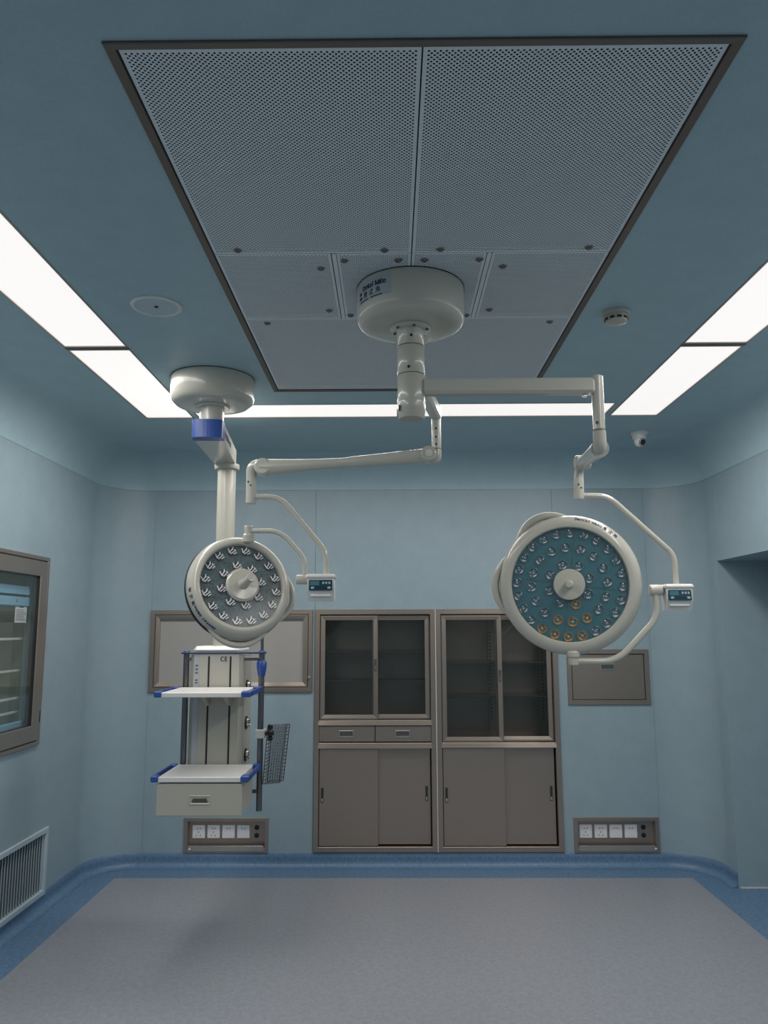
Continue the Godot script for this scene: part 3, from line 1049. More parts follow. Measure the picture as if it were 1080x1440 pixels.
func wall_things() -> void:
	# film viewer
	var o := thing("film_viewer", "wide steel-framed film viewing panel with a blank greyish screen", "film viewer", Vector3(-1.18, 1.21, WALL_Z))
	var old := at_x(on_back())
	var st := mb()
	frame(st, -1.784, -.580, 1.211, 1.807, [[0.0, 0.0], [0.0, .014], [.003, .018], [.030, .018], [.034, .012], [.034, -.03]])
	put("outer_frame", st, M.steel, o)
	st = mb()
	frame(st, -1.748, -.616, 1.247, 1.771, [[0.0, -.03], [0.0, .011], [.003, .013], [.008, .013], [.034, .008], [.034, -.03]])
	put("inner_frame", st, M.steel, o)
	st = mb()
	bx(st, Vector3(-1.716, 1.279, -.03), Vector3(-.648, 1.739, -.008), .002)
	put("screen", st, M.film, o, "blank greyish white screen")
	st = mb()
	bx(st, Vector3(-1.75, 1.245, -.12), Vector3(-.612, 1.775, -.03))
	put("housing", st, M.steel, o)
	st = mb()
	var oo := at_x(Transform3D(Basis(Vector3.RIGHT, PI / 2), Vector3(-.606, 1.313, .018)))
	lathe(st, [Vector2(.013, 0), Vector2(.013, .005), Vector2(.009, .012), Vector2(0, .013)], 18)
	X = oo
	put("knob", st, M.bright_steel, o, "small bright round knob")
	X = old
	# two cupboards
	o = thing("instrument_cupboard", "tall steel cupboard with glass doors above two small drawers", "cupboard", Vector3(-.128, .1, WALL_Z))
	cupboard(o, -.563, .3215, .100, 1.808, 1.014, true, -.121, [1.497, 1.282])
	o = thing("instrument_cupboard", "tall steel cupboard with long glass doors and no drawers", "cupboard", Vector3(.78, .1, WALL_Z))
	cupboard(o, .3285, 1.218, .100, 1.808, .856, false, .790, [1.417, 1.168])
	o = thing("joint_strip", "bright narrow strip between the two tall steel cupboards", "trim strip", Vector3(.325, .1, WALL_Z))
	st = mb()
	old = at_x(on_back())
	bx(st, Vector3(.3220, .1, .0), Vector3(.3280, 1.808, .0155), .001)
	put("strip", st, M.white, o)
	X = old
	# fold-down writing desk
	o = thing("fold_down_desk", "small closed steel fold-down desk under the larger surgical lamp", "wall desk", Vector3(1.586, 1.115, WALL_Z))
	old = at_x(on_back())
	st = mb()
	frame(st, 1.285, 1.884, 1.115, 1.511, [[0.0, 0.0], [0.0, .010], [.002, .012], [.030, .012], [.034, .006], [.034, -.03]])
	put("frame", st, M.steel, o)
	st = mb()
	bx(st, Vector3(1.322, 1.152, -.05), Vector3(1.847, 1.474, .002), .002)
	var p := put("flap", st, M.steel, o)
	pull("handle", p, 1.581, 1.386, .002, .054, .024)
	X = old
	socket_box("steel socket panel with four white sockets below the pendant drawer", -1.487, [-1.388, -1.281, -1.174, -1.067, -.972], -1.44)
	socket_box("steel socket panel with four white sockets below the fold-down desk", 1.290, [1.382, 1.490, 1.597, 1.704, 1.795], 1.862)
	# built-in warming cabinet in the left wall
	o = thing("warming_cabinet", "glass-door cabinet built into the side wall above the air grille", "wall cabinet", Vector3(WALL_L, .99, -4.36))
	old = at_x(on_left())
	var a := 3.93
	var b := 4.768
	st = mb()
	frame(st, a, b, .990, 2.106, [[0.0, 0.0], [0.0, .010], [.003, .014], [.022, .014], [.026, .008], [.026, -.03]])
	put("outer_frame", st, M.steel, o)
	st = mb()
	frame(st, a + .030, b - .030, 1.020, 2.076, [[0.0, -.03], [0.0, .014], [.003, .017], [.088, .017], [.092, .013], [.092, -.03], [0.0, -.03]])
	var dr := put("door", st, M.steel, o)
	st = mb()
	plate_at(st, a + .115, b - .115, 1.105, 1.990, .002)
	put("pane", st, M.cabinet_glass, dr)
	st = mb()
	frame(st, a + .118, b - .118, 1.108, 1.988, [[.0, .010], [.004, .012], [.006, .004], [.006, -.03]])
	put("gasket", st, M.black, dr)
	st = mb()
	bx(st, Vector3(b - .027, 1.12, .005), Vector3(b - .018, 1.19, .017), .002)
	put("hinge", st, M.black, dr)
	st = mb()     # liner round the inner unit
	frame(st, a - .03, b + .02, .97, 2.12, [[0.0, -.62], [0.0, -.031], [.012, -.031], [.012, -.62]])
	bx(st, Vector3(a - .03, .97, -.64), Vector3(b + .02, 2.12, -.62))
	put("liner", st, M.inside_green, o)
	st = mb()
	bx(st, Vector3(a - .01, 1.872, -.07), Vector3(b - .010, 1.922, -.050), .002)
	put("header", st, M.pale_blue, o, "pale blue header strip")
	st = mb()
	frame(st, a - .01, b - .012, 1.085, 1.858, [[0.0, -.07], [0.0, -.052], [.002, -.050], [.050, -.050], [.054, -.054], [.054, -.07], [0.0, -.07]])
	var inner := put("inner_door", st, M.pale_blue, o, "pale blue framed inner glass door")
	st = mb()
	plate_at(st, a + .03, b - .06, 1.13, 1.81, -.060)
	put("pane", st, M.cabinet_glass, inner)
	st = mb()
	letter(st, "z", .02, Transform3D(Basis.IDENTITY, Vector3(4.50, 1.836, -.049)), true)
	put("mark", st, M.ink, inner)
	st = mb()
	bx(st, Vector3(4.505, 1.708, -.059), Vector3(4.650, 1.818, -.058))
	var lb := put("notice", st, M.paper, o, "small white printed notice")
	st = mb()
	bx(st, Vector3(4.555, 1.795, -.0582), Vector3(4.605, 1.808, -.0575))
	for k in 6:
		bx(st, Vector3(4.518, 1.722 + k * .0115, -.0582), Vector3(4.636 - (k % 3) * .012, 1.726 + k * .0115, -.0575))
	put("print_lines", st, M.print, lb)
	for v in [1.615, 1.43, 1.27, 1.19]:
		st = mb()
		bx(st, Vector3(a, v - .003, -.55), Vector3(b - .07, v + .003, -.10))
		p = put("shelf", st, M.shelf_glass, o)
		st = mb()
		bx(st, Vector3(a, v - .008, -.10), Vector3(b - .075, v + .006, -.092), .002)
		put("edge_rail", st, M.white, p)
	X = old
	# air grille low in the left wall
	o = thing("return_air_grille", "pale low air grille with upright slats above the skirting", "air grille", Vector3(WALL_L, .08, -4.54))
	old = at_x(on_left())
	a = 4.10
	b = 4.977
	st = mb()
	frame(st, a, b, .082, .473, [[0.0, 0.0], [0.0, .010], [.003, .014], [.028, .014], [.032, .008], [.034, -.05]])
	put("frame", st, M.grille, o)
	var n := 25
	for k in n:
		st = mb()
		var u := a + .048 + (b - a - .096) * k / (n - 1)
		oo = at_x(Transform3D(Basis(Vector3.UP, deg_to_rad(-40)), Vector3(u, 0, -.012)))
		bx(st, Vector3(-.0015, .116, -.019), Vector3(.0015, .439, .019), .0006)
		X = oo
		put("slat", st, M.grille, o)
	st = mb()
	bx(st, Vector3(a + .02, .10, -.09), Vector3(b - .02, .455, -.07))
	put("duct_back", st, M.plenum, o)
	X = old

# ------------------------------------------------------------------ surgical lights
func arc_text(st: SurfaceTool, start: float, r: float, w: float, tilt: float, size: float) -> void:
	# the maker's name running clockwise round a lamp rim, then three brush characters
	var ang := start
	for ch in "Dental Maho":
		if ch != " ":
			var d := Vector3(cos(ang), sin(ang), 0)
			var tan := Vector3(sin(ang), -cos(ang), 0)
			var n := (Vector3.BACK * cos(tilt) + d * sin(tilt)).normalized()
			letter(st, ch, size, Transform3D(Basis(tan, n.cross(tan), n), d * r + Vector3(0, 0, w)), true)
		ang -= size * .78 / r
	ang -= size * .5 / r
	for k in 3:
		var d := Vector3(cos(ang), sin(ang), 0)
		var tan := Vector3(sin(ang), -cos(ang), 0)
		var n := (Vector3.BACK * cos(tilt) + d * sin(tilt)).normalized()
		glyph(st, k, size * 1.25, Transform3D(Basis(tan, n.cross(tan), n), d * r + Vector3(0, 0, w)))
		ang -= size * 1.9 / r

func facing(at: Vector3, towards: Vector3, roll := 0.0) -> Transform3D:
	var z := towards.normalized()
	var x := Vector3.UP.cross(z).normalized()
	return Transform3D(Basis(x, z.cross(x), z) * Basis(Vector3.BACK, roll), at)

const TURN := Transform3D(Basis(Vector3.RIGHT, PI / 2), Vector3.ZERO)    # lathe axis (y) onto +z

func lamp_rim(st: SurfaceTool, lens: float, outer: float) -> void:
	var d := outer - lens
	var old := at_x(Transform3D(Basis(Vector3(1, 0, 0), Vector3(0, 0, 1), Vector3(0, -1, 0)), Vector3.ZERO))
	lathe(st, [Vector2(outer - .004, -.074), Vector2(outer, -.066), Vector2(outer + .001, -.050), Vector2(outer - .003, -.030), Vector2(outer - d * .22, -.008), Vector2(outer - d * .45, .004), Vector2(outer - d * .72, .008), Vector2(lens + .004, .006), Vector2(lens, .001), Vector2(lens - .001, -.022)], 72)
	X = old

func on_axis(st: SurfaceTool, prof: Array, segs := 32) -> void:
	var old := at_x(Transform3D(Basis(Vector3(1, 0, 0), Vector3(0, 0, 1), Vector3(0, -1, 0)), Vector3.ZERO))
	lathe(st, prof, segs)
	X = old

func grip(st: SurfaceTool, r: float, a0: float, a1: float, thick: float, w: float) -> void:
	# a bow handle standing off the rim between two angles
	var pts := []
	var rad := []
	for k in 25:
		var t := k / 24.0
		var a := lerpf(a0, a1, t)
		var lift := sin(PI * t)
		pts.append(Vector3(cos(a), sin(a), 0) * (r + lift * .030) + Vector3(0, 0, w))
		rad.append(thick * (.75 + .35 * lift))
	tube(st, pts, rad, 12)

func control_box(o: Node3D, c: Vector3) -> void:
	# c: middle of the front face's top edge
	var old := at_x(Transform3D(Basis.IDENTITY, c))
	var st := mb()
	extrude_x(st, [Vector2(0, 0), Vector2(.012, -.010), Vector2(.004, -.075), Vector2(-.020, -.120), Vector2(-.060, -.120), Vector2(-.066, -.01), Vector2(-.06, 0)], -.062, .062)
	var b := put("control_box", st, M.white, o, "white control box")
	st = mb()
	bx(st, Vector3(-.070, -.022, -.060), Vector3(.070, .004, .018), .010)
	put("lid", st, M.white, b)
	st = mb()
	var oo := at_x(Transform3D(Basis(Vector3.RIGHT, deg_to_rad(-7)), Vector3(0, -.048, .010)))
	bx(st, Vector3(-.054, -.025, -.004), Vector3(.054, .025, .0035), .002)
	var s := put("display", st, M.screen, b, "dark teal display with keys")
	st = mb()
	bx(st, Vector3(-.048, -.002, .003), Vector3(-.006, .019, .0042))
	put("screen_area", st, M.teal, s)
	st = mb()
	for k in [[.008, .004, .017, .015], [.022, .004, .031, .015], [.036, .004, .045, .015], [-.044, -.018, -.030, -.008], [.032, -.018, .046, -.008]]:
		st = mb()
		bx(st, Vector3(k[0], k[1], .003), Vector3(k[2], k[3], .0048), .001)
		put("key", st, M.label_film, s)
	st = mb()
	bx(st, Vector3(-.022, -.016, .003), Vector3(.026, -.010, .0042))
	put("slider", st, M.groove, s)
	X = oo
	st = mb()
	bx(st, Vector3(-.046, -.100, -.030), Vector3(.046, -.090, .004), .003)
	put("ledge", st, M.glint, b)
	X = old

func extrude_x(st: SurfaceTool, poly: Array, x0: float, x1: float) -> void:
	# an outline in z, y given width along x
	var old := at_x(Transform3D(Basis(Vector3(0, 0, 1), Vector3(0, 1, 0), Vector3(-1, 0, 0)), Vector3.ZERO))
	extrude(st, poly, -x1, -x0)
	X = old

func led_bowl() -> ArrayMesh:
	X = Transform3D.IDENTITY
	var st := mb()
	on_axis(st, [Vector2(.0235, .0), Vector2(.0235, .003), Vector2(.0222, .0042), Vector2(.0205, .003), Vector2(.0195, .0)], 20)
	st.generate_normals()
	return st.commit()

func surgical_lights() -> void:
	var cx := .080
	var cz := -2.85
	# shared ceiling mount
	var o := thing("surgical_light_mount", "round cream ceiling mount with column carrying both surgical lights", "ceiling mount", Vector3(cx, CEIL, cz))
	var old := at_x(Transform3D(Basis.IDENTITY, Vector3(cx, 0, cz)))
	var st := mb()
	lathe(st, [Vector2(.0, 2.812), Vector2(.150, 2.812), Vector2(.184, 2.815), Vector2(.200, 2.824), Vector2(.207, 2.842), Vector2(.207, CEIL - .003), Vector2(.0, CEIL - .003)], 64)
	var can := put("canopy", st, M.enamel, o)
	st = mb()
	lathe(st, [Vector2(.2085, CEIL - .004), Vector2(.2085, CEIL)], 64)
	put("gasket", st, M.black, can)
	st = mb()
	lathe(st, [Vector2(.0, 2.800), Vector2(.074, 2.800), Vector2(.080, 2.805), Vector2(.080, 2.813)], 40)
	put("flange", st, M.enamel, can)
	for k in 6:
		var a := TAU * k / 6.0 + .35
		st = mb()
		rod(st, Vector3(cos(a) * .066, 2.802, sin(a) * .066), Vector3(cos(a) * .066, 2.794, sin(a) * .066), .006, 8)
		put("bolt", st, M.dark_steel, can)
	st = mb()
	lathe(st, [Vector2(0, 2.735), Vector2(.050, 2.735), Vector2(.052, 2.738), Vector2(.052, 2.802)], 36)
	put("column", st, M.enamel, o)
	for s in [[2.622, 2.732], [2.472, 2.619]]:
		st = mb()
		lathe(st, [Vector2(0, s[0]), Vector2(.050, s[0]), Vector2(.0525, s[0] + .003), Vector2(.0525, s[1] - .003), Vector2(.050, s[1]), Vector2(0, s[1])], 36)
		put("swivel_collar", st, M.enamel, o)
	st = mb()
	lathe(st, [Vector2(0, 2.450), Vector2(.045, 2.450), Vector2(.050, 2.455), Vector2(.0535, 2.500), Vector2(.0535, 2.512), Vector2(.051, 2.514)], 36)
	put("end_cap", st, M.enamel, o)
	for s in [[.0, 2.764], [-.010, 2.640]]:
		st = mb()
		rod(st, Vector3(s[0], s[1], .050), Vector3(s[0], s[1], .0535), .0055, 10)
		put("set_screw", st, M.black, o)
	st = mb()
	bx(st, Vector3(-.048, 2.472, .030), Vector3(-.044, 2.496, .038))
	put("stop_pin", st, M.black, o)
	# name on the canopy
	st = mb()
	var on_can := func(ang: float, y: float, lift: float) -> Transform3D:
		var d := Vector3(sin(ang), 0, cos(ang))
		return Transform3D(Basis(Vector3(cos(ang), 0, -sin(ang)), Vector3.UP, d), d * (.2072 + lift) + Vector3(0, y, 0))
	for k in 14:
		var a: float = -1.25 + k * .065
		var o3: Transform3D = at_x(on_can.call(a, 2.905, 0.0))
		bx(st, Vector3(-.0068, -.036, 0), Vector3(.0068, .040, .0005))
		X = o3
	var film := put("name_label", st, M.label_film, can, "pale name label")
	st = mb()
	var ang := -1.02
	for ch in "Dental Maho":
		if ch != " ":
			letter(st, ch, .019, on_can.call(ang, 2.922, .001), true)
		ang += .052
	for k in 3:
		glyph(st, k, .022, on_can.call(-.96 + k * .16, 2.895, .0008))
	for k in 2:
		var o3: Transform3D = at_x(on_can.call(-1.13, 2.908 - k * .018, .0008))
		bx(st, Vector3(-.010, -.006, 0), Vector3(.010, .006, .0006), .0002)
		X = o3
	for k in 11:
		if k != 5:
			var o3: Transform3D = at_x(on_can.call(-1.12 + k * .055, 2.874, .0008))
			bx(st, Vector3(-.0056, -.002, 0), Vector3(.0056, .002, .0006))
			X = o3
	put("lettering", st, M.ink, film)
	X = old
	big_light(cx, cz)
	small_light(cx, cz)

func big_light(cx: float, cz: float) -> void:
	var zl := -3.70
	var c := Vector3(.846, 1.871, zl)
	var o := thing("surgical_light", "larger round surgical lamp with teal face and amber lower lenses", "surgical light", Vector3(.846, 1.5, zl), "surgical lights on one ceiling mount")
	var st := mb()
	# horizontal arm
	bx(st, Vector3(cx + .040, 2.540, -2.868), Vector3(.772, 2.600, -2.812), .010)
	var arm := put("horizontal_arm", st, M.enamel, o)
	st = mb()
	bx(st, Vector3(cx + .02, 2.536, -2.872), Vector3(cx + .058, 2.604, -2.828), .010)
	put("arm_root", st, M.enamel, arm)
	st = mb()
	bx(st, Vector3(.728, 2.530, -2.850), Vector3(.745, 2.541, -2.835), .002)
	put("stop_screw", st, M.bright_steel, arm)
	# upright post, elbow and spring arm going back
	st = mb()
	rod(st, Vector3(.784, 2.400, -2.84), Vector3(.784, 2.612, -2.84), .0225, 24, .004)
	put("post", st, M.enamel, o)
	st = mb()
	rod(st, Vector3(.771, 2.424, -2.8185), Vector3(.771, 2.424, -2.8150), .006, 10)
	put("set_screw", st, M.black, o)
	st = mb()
	tube(st, fillet([Vector3(.784, 2.397, -2.84), Vector3(.786, 2.335, -2.845), Vector3(.800, 2.345, -2.95)], .05), .0245, 20)
	put("elbow", st, M.enamel, o)
	st = mb()
	var pts := []
	var rad := []
	var s0 := Vector3(.790, 2.335, -2.86)
	var s1 := Vector3(.922, 2.452, -3.655)
	for k in 13:
		var t := k / 12.0
		pts.append(s0.lerp(s1, t))
		rad.append(lerpf(.034, .024, t) if t < .55 else lerpf(.027, .030, (t - .55) / .45))
	tube(st, pts, rad, 20)
	put("spring_arm", st, M.enamel, o)
	st = mb()
	rod(st, Vector3(.888, 2.455, -3.665), Vector3(.962, 2.455, -3.665), .034, 24, .006)
	var kn := put("knuckle", st, M.enamel, o)
	st = mb()
	rod(st, Vector3(.958, 2.455, -3.665), Vector3(.966, 2.455, -3.665), .026, 20, .002)
	put("cap", st, M.dark_steel, kn)
	st = mb()
	tube(st, fillet([Vector3(.922, 2.455, -3.67), Vector3(.915, 2.42, zl), Vector3(.911, 2.380, zl)], .03), .023, 20)
	rod(st, Vector3(.911, 2.384, zl), Vector3(.909, 2.279, zl), .0245, 24, .003)
	put("drop_tube", st, M.enamel, o)
	for s in [[-.006, 2.350], [.006, 2.333]]:
		st = mb()
		rod(st, Vector3(.910 + s[0], s[1], zl + .022), Vector3(.910 + s[0], s[1], zl + .0256), .0045, 8)
		put("set_screw", st, M.black, o)
	# outer bow to the control box
	st = mb()
	tube(st, fillet([Vector3(.925, 2.298, zl), Vector3(1.048, 2.298, zl), Vector3(1.338, 2.022, zl), Vector3(1.353, 1.975, zl), Vector3(1.353, 1.868, zl)], .07), .0135)
	put("outer_bow", st, M.enamel, o)
	control_box(o, Vector3(1.352, 1.866, zl + .03))
	st = mb()
	rod(st, Vector3(1.224, 1.843, zl), Vector3(1.284, 1.843, zl), .0265, 24, .003)
	put("pivot", st, M.enamel, o)
	# inner bow to the foot of the lamp
	st = mb()
	tube(st, fillet([Vector3(1.250, 1.840, zl), Vector3(1.257, 1.715, zl), Vector3(1.060, 1.512, zl - .01), Vector3(.872, 1.512, zl - .02)], .075), .0155)
	put("inner_bow", st, M.enamel, o)
	st = mb()
	rod(st, Vector3(.857, 1.493, zl - .02), Vector3(.857, 1.528, zl - .02), .0245, 24, .004)
	rod(st, Vector3(.857, 1.526, zl - .02), Vector3(.857, 1.560, zl - .02), .030, 24, .008)
	put("pivot", st, M.enamel, o)
	# the lamp itself
	var old := at_x(facing(c, Vector3(-.245, -.045, 1.0)))
	st = mb()
	lamp_rim(st, .272, .334)
	var rim := put("rim", st, M.enamel, o)
	st = mb()
	on_axis(st, [Vector2(0, -.118), Vector2(.16, -.114), Vector2(.28, -.098), Vector2(.328, -.078), Vector2(.333, -.0745)], 72)
	put("back_shell", st, M.enamel, o)
	st = mb()
	on_axis(st, [Vector2(.3345, -.0745), Vector2(.3358, -.072), Vector2(.3345, -.067)], 72)
	put("seal", st, M.black, rim)
	st = mb()
	arc_text(st, deg_to_rad(82), .3136, -.0015, .69, .0155)
	put("lettering", st, M.ink, rim)
	st = mb()
	on_axis(st, [Vector2(.2725, -.024), Vector2(.2725, -.020), Vector2(0, -.020)], 64)
	var face := put("face_plate", st, M.teal, o, "dark teal face plate")
	st = mb()
	for k in 4:
		var a := deg_to_rad(-8 + 90 * k)
		var oo := at_x(Transform3D(Basis(Vector3.BACK, a), Vector3.ZERO))
		bx(st, Vector3(.07, -.0014, -.0205), Vector3(.268, .0014, -.0185))
		X = oo
	put("dividers", st, M.slate, face)
	var bowl := led_bowl()
	X = Transform3D(Basis.IDENTITY, -o.position) * facing(c, Vector3(-.245, -.045, 1.0))
	var home := X
	var chip := mb()
	X = Transform3D.IDENTITY
	on_axis(chip, [Vector2(.0195, -.001), Vector2(.012, -.007), Vector2(0, -.008)], 16)
	chip.generate_normals()
	var inset := chip.commit()
	var dot := mb()
	on_axis(dot, [Vector2(.0060, -.008), Vector2(.0055, -.003), Vector2(.003, -.001), Vector2(0, -.0005)], 12)
	dot.generate_normals()
	var bead := dot.commit()
	var petals := []       # curved facets round the bead, three arrangements
	for v in 3:
		var pt := mb()
		for q in [[3.5 + v * .5, 1.5, .0165], [.6 + v * 1.1, .55, .0150], [2.3 - v * .6, .45, .0110]]:
			for i in 6:
				var a0: float = q[0] + q[1] * i / 6.0
				var a1: float = q[0] + q[1] * (i + 1) / 6.0
				var w0: float = .0022 * sin(PI * i / 6.0) + .0004
				var w1: float = .0022 * sin(PI * (i + 1) / 6.0) + .0004
				var p0 := Vector3(cos(a0), sin(a0), 0)
				var p1 := Vector3(cos(a1), sin(a1), 0)
				var z := Vector3(0, 0, .0005)
				quad(pt, p0 * (q[2] - w0) + z, p1 * (q[2] - w1) + z, p1 * (q[2] + w1) + z, p0 * (q[2] + w0) + z, Vector3.BACK)
				quad(pt, p0 * (q[2] - w0) + z, p1 * (q[2] - w1) + z, p1 * (q[2] - w1) - z * 8.0, p0 * (q[2] - w0) - z * 8.0, -p0)
				quad(pt, p0 * (q[2] + w0) + z, p1 * (q[2] + w1) + z, p1 * (q[2] + w1) - z * 6.0, p0 * (q[2] + w0) - z * 6.0, p0)
		pt.generate_normals()
		petals.append(pt.commit())
	var nth := 0
	for ring in [[24, .2465, 87.0, [11, 12, 13, 14]], [16, .177, 93.0, [7, 8, 9]], [8, .098, 106.0, [4]]]:
		for k in ring[0]:
			var a: float = deg_to_rad(ring[2]) - TAU * k / ring[0]
			var warm: bool = ring[3].has(k)
			var t := home * Transform3D(Basis(Vector3.BACK, .5 * sin(k * 1.7)), Vector3(cos(a) * ring[1], sin(a) * ring[1], -.017))
			nth += 1
			var l := put("led_lens", bowl, M.amber if warm else M.bezel, o, "amber lens" if warm else "clear lens in a grey bowl")
			l.transform = t
			put("reflector", inset, M.amber if warm else M.bowl, l)
			put("bead", bead, M.honey if warm else M.mauve, l)
			put("facets", petals[nth % 3], M.honey if warm else M.glint, l)
	X = home
	st = mb()
	on_axis(st, [Vector2(.074, -.020), Vector2(.074, .004), Vector2(.071, .009), Vector2(.066, .010), Vector2(.022, .011), Vector2(.020, .020), Vector2(.017, .060), Vector2(.013, .066), Vector2(0, .067)], 40)
	put("sterile_handle", st, M.enamel, o)
	st = mb()
	on_axis(st, [Vector2(.273, -.003), Vector2(0, -.002)], 48)
	put("front_cover", st, M.clear, o, "clear front cover")
	for g in [[deg_to_rad(92), deg_to_rad(137)], [deg_to_rad(156), deg_to_rad(205)]]:
		st = mb()
		grip(st, .325, g[0], g[1], .017, -.045)
		put("side_grip", st, M.enamel, o)

func small_light(cx: float, cz: float) -> void:
	var zl := -3.62
	var c := Vector3(-.690, 1.868, zl + .02)
	var o := thing("surgical_light", "smaller round surgical lamp with slate face and protruding central handle", "surgical light", Vector3(-.69, 1.6, zl), "surgical lights on one ceiling mount")
	var st := mb()
	# arm going back from the column
	var e := Vector3(.214, 2.660, -3.525)
	var d := (e - Vector3(cx, 2.660, cz)).normalized()
	var old := at_x(Transform3D(Basis(Vector3.UP.cross(d).normalized(), Vector3.UP, d), Vector3(cx, 2.660, cz)))
	var l := Vector3(cx, 2.660, cz).distance_to(e)
	bx(st, Vector3(-.026, -.030, .045), Vector3(.026, .030, l), .010)
	var arm := put("horizontal_arm", st, M.enamel, o)
	st = mb()
	bx(st, Vector3(-.034, -.038, .02), Vector3(.034, .038, .09), .012)
	put("arm_root", st, M.enamel, arm)
	X = old
	st = mb()
	rod(st, Vector3(.214, 2.490, -3.525), Vector3(.214, 2.690, -3.525), .0225, 24, .004)
	put("post", st, M.enamel, o)
	for v in [2.585, 2.545, 2.510]:
		st = mb()
		rod(st, Vector3(.211, v, -3.503), Vector3(.211, v, -3.4995), .0045, 8)
		put("set_screw", st, M.black, o)
	st = mb()
	tube(st, fillet([Vector3(.214, 2.488, -3.525), Vector3(.214, 2.440, -3.525), Vector3(.165, 2.462, -3.535)], .03), .0235, 18)
	put("elbow", st, M.enamel, o)
	# spring arm across
	var pts := []
	var rad := []
	var s0 := Vector3(.180, 2.464, -3.535)
	var s1 := Vector3(-.618, 2.428, zl)
	for k in 17:
		var t := k / 16.0
		pts.append(s0.lerp(s1, t) + Vector3(0, -.004 * sin(PI * t), 0))
		rad.append(lerpf(.0345, .0235, minf(t / .5, 1.0)) if t < .5 else (lerpf(.0215, .026, (t - .5) / .2) if t < .7 else lerpf(.026, .040, (t - .7) / .3)))
	st = mb()
	tube(st, pts, rad, 22)
	var sp := put("spring_arm", st, M.enamel, o)
	st = mb()
	rod(st, Vector3(.176, 2.466, -3.575), Vector3(.176, 2.466, -3.492), .036, 28, .006)
	put("knuckle", st, M.enamel, sp)
	st = mb()
	rod(st, Vector3(.176, 2.466, -3.493), Vector3(.176, 2.466, -3.4865), .017, 20, .002)
	rod(st, Vector3(.176, 2.466, -3.488), Vector3(.176, 2.466, -3.4835), .008, 12, .001)
	put("joint_cap", st, M.white, sp)
	st = mb()
	rod(st, Vector3(-.606, 2.428, zl - .036), Vector3(-.606, 2.428, zl + .038), .0405, 28, .007)
	put("knuckle", st, M.enamel, sp)
	st = mb()
	tube(st, fillet([Vector3(-.612, 2.440, zl), Vector3(-.664, 2.432, zl), Vector3(-.663, 2.36, zl)], .045), [.030, .030, .029, .028, .027, .026, .026, .025, .025], 20)
	rod(st, Vector3(-.663, 2.375, zl), Vector3(-.663, 2.253, zl), .0245, 24, .003)
	put("drop_tube", st, M.enamel, o)
	for s in [[-.010, 2.355], [.002, 2.338]]:
		st = mb()
		rod(st, Vector3(-.663 + s[0], s[1], zl + .021), Vector3(-.663 + s[0], s[1], zl + .0256), .0045, 8)
		put("set_screw", st, M.black, o)
	st = mb()
	tube(st, fillet([Vector3(-.650, 2.287, zl), Vector3(-.525, 2.287, zl), Vector3(-.318, 2.040, zl), Vector3(-.303, 2.000, zl), Vector3(-.302, 1.915, zl)], .06), .0125)
	put("outer_bow", st, M.enamel, o)
	control_box(o, Vector3(-.325, 1.914, zl + .03))
	st = mb()
	rod(st, Vector3(-.442, 1.894, zl), Vector3(-.385, 1.894, zl), .0225, 24, .003)
	put("pivot", st, M.enamel, o)
	st = mb()
	tube(st, fillet([Vector3(-.404, 1.898, zl), Vector3(-.399, 1.985, zl), Vector3(-.520, 2.124, zl), Vector3(-.660, 2.124, zl)], .06), .0115)
	put("inner_bow", st, M.enamel, o)
	st = mb()
	rod(st, Vector3(-.671, 2.070, zl - .01), Vector3(-.671, 2.112, zl - .005), .027, 24, .006)
	rod(st, Vector3(-.671, 2.104, zl - .003), Vector3(-.671, 2.148, zl), .0195, 24, .003)
	put("pivot", st, M.enamel, o)
	# the lamp itself: turned to the right and upwards
	old = at_x(facing(c, Vector3(.50, .235, .92)))
	st = mb()
	lamp_rim(st, .198, .246)
	var rim := put("rim", st, M.enamel, o)
	st = mb()
	on_axis(st, [Vector2(0, -.118), Vector2(.12, -.114), Vector2(.20, -.098), Vector2(.238, -.080), Vector2(.244, -.0745)], 64)
	put("back_shell", st, M.dark_steel, o, "dark back shell")
	st = mb()
	on_axis(st, [Vector2(.2445, -.086), Vector2(.2500, -.080), Vector2(.2500, -.070), Vector2(.2475, -.064)], 72)
	put("seal", st, M.black, rim)
	st = mb()
	arc_text(st, deg_to_rad(236), .2400, -.0190, 1.24, .0165)
	put("lettering", st, M.violet_ink, rim)
	st = mb()
	on_axis(st, [Vector2(.1985, -.024), Vector2(.1985, -.020), Vector2(0, -.020)], 64)
	put("face_plate", st, M.slate, o, "mottled slate face plate")
	var home := X
	X = Transform3D.IDENTITY
	var cup := mb()
	on_axis(cup, [Vector2(.021, -.002), Vector2(.021, .002), Vector2(.018, .003), Vector2(.012, -.001), Vector2(0, -.002)], 16)
	cup.generate_normals()
	var cup_m := cup.commit()
	var fan := mb()
	for s in [[-.013, .002, 1.9, .020], [-.003, .004, .75, .020], [.004, -.003, .75, .018], [.013, -.006, .6, .014], [.001, .012, 1.25, .013], [-.006, -.007, 2.6, .012], [.012, .006, 2.3, .010]]:
		X = Transform3D(Basis(Vector3.BACK, s[2]) * 1.22, Vector3(s[0], s[1], .0) * 1.22 + Vector3(0, 0, .004))
		bx(fan, Vector3(-s[3] / 2, -.0019, -.004), Vector3(s[3] / 2, .0019, .003), .0008)
	fan.generate_normals()
	var fan_m := fan.commit()
	X = home
	for ring in [[16, .171, 92.0 + 11.0], [8, .097, 100.0]]:
		for k in ring[0]:
			var a: float = deg_to_rad(ring[2]) - TAU * k / ring[0]
			var led := put("led_lens", cup_m, M.bowl, o, "faceted white lens")
			led.transform = home * Transform3D(Basis(Vector3.BACK, .12 * sin(a * 3.0)), Vector3(cos(a) * ring[1], sin(a) * ring[1], -.017))
			put("facets", fan_m, M.glint, led)
	st = mb()
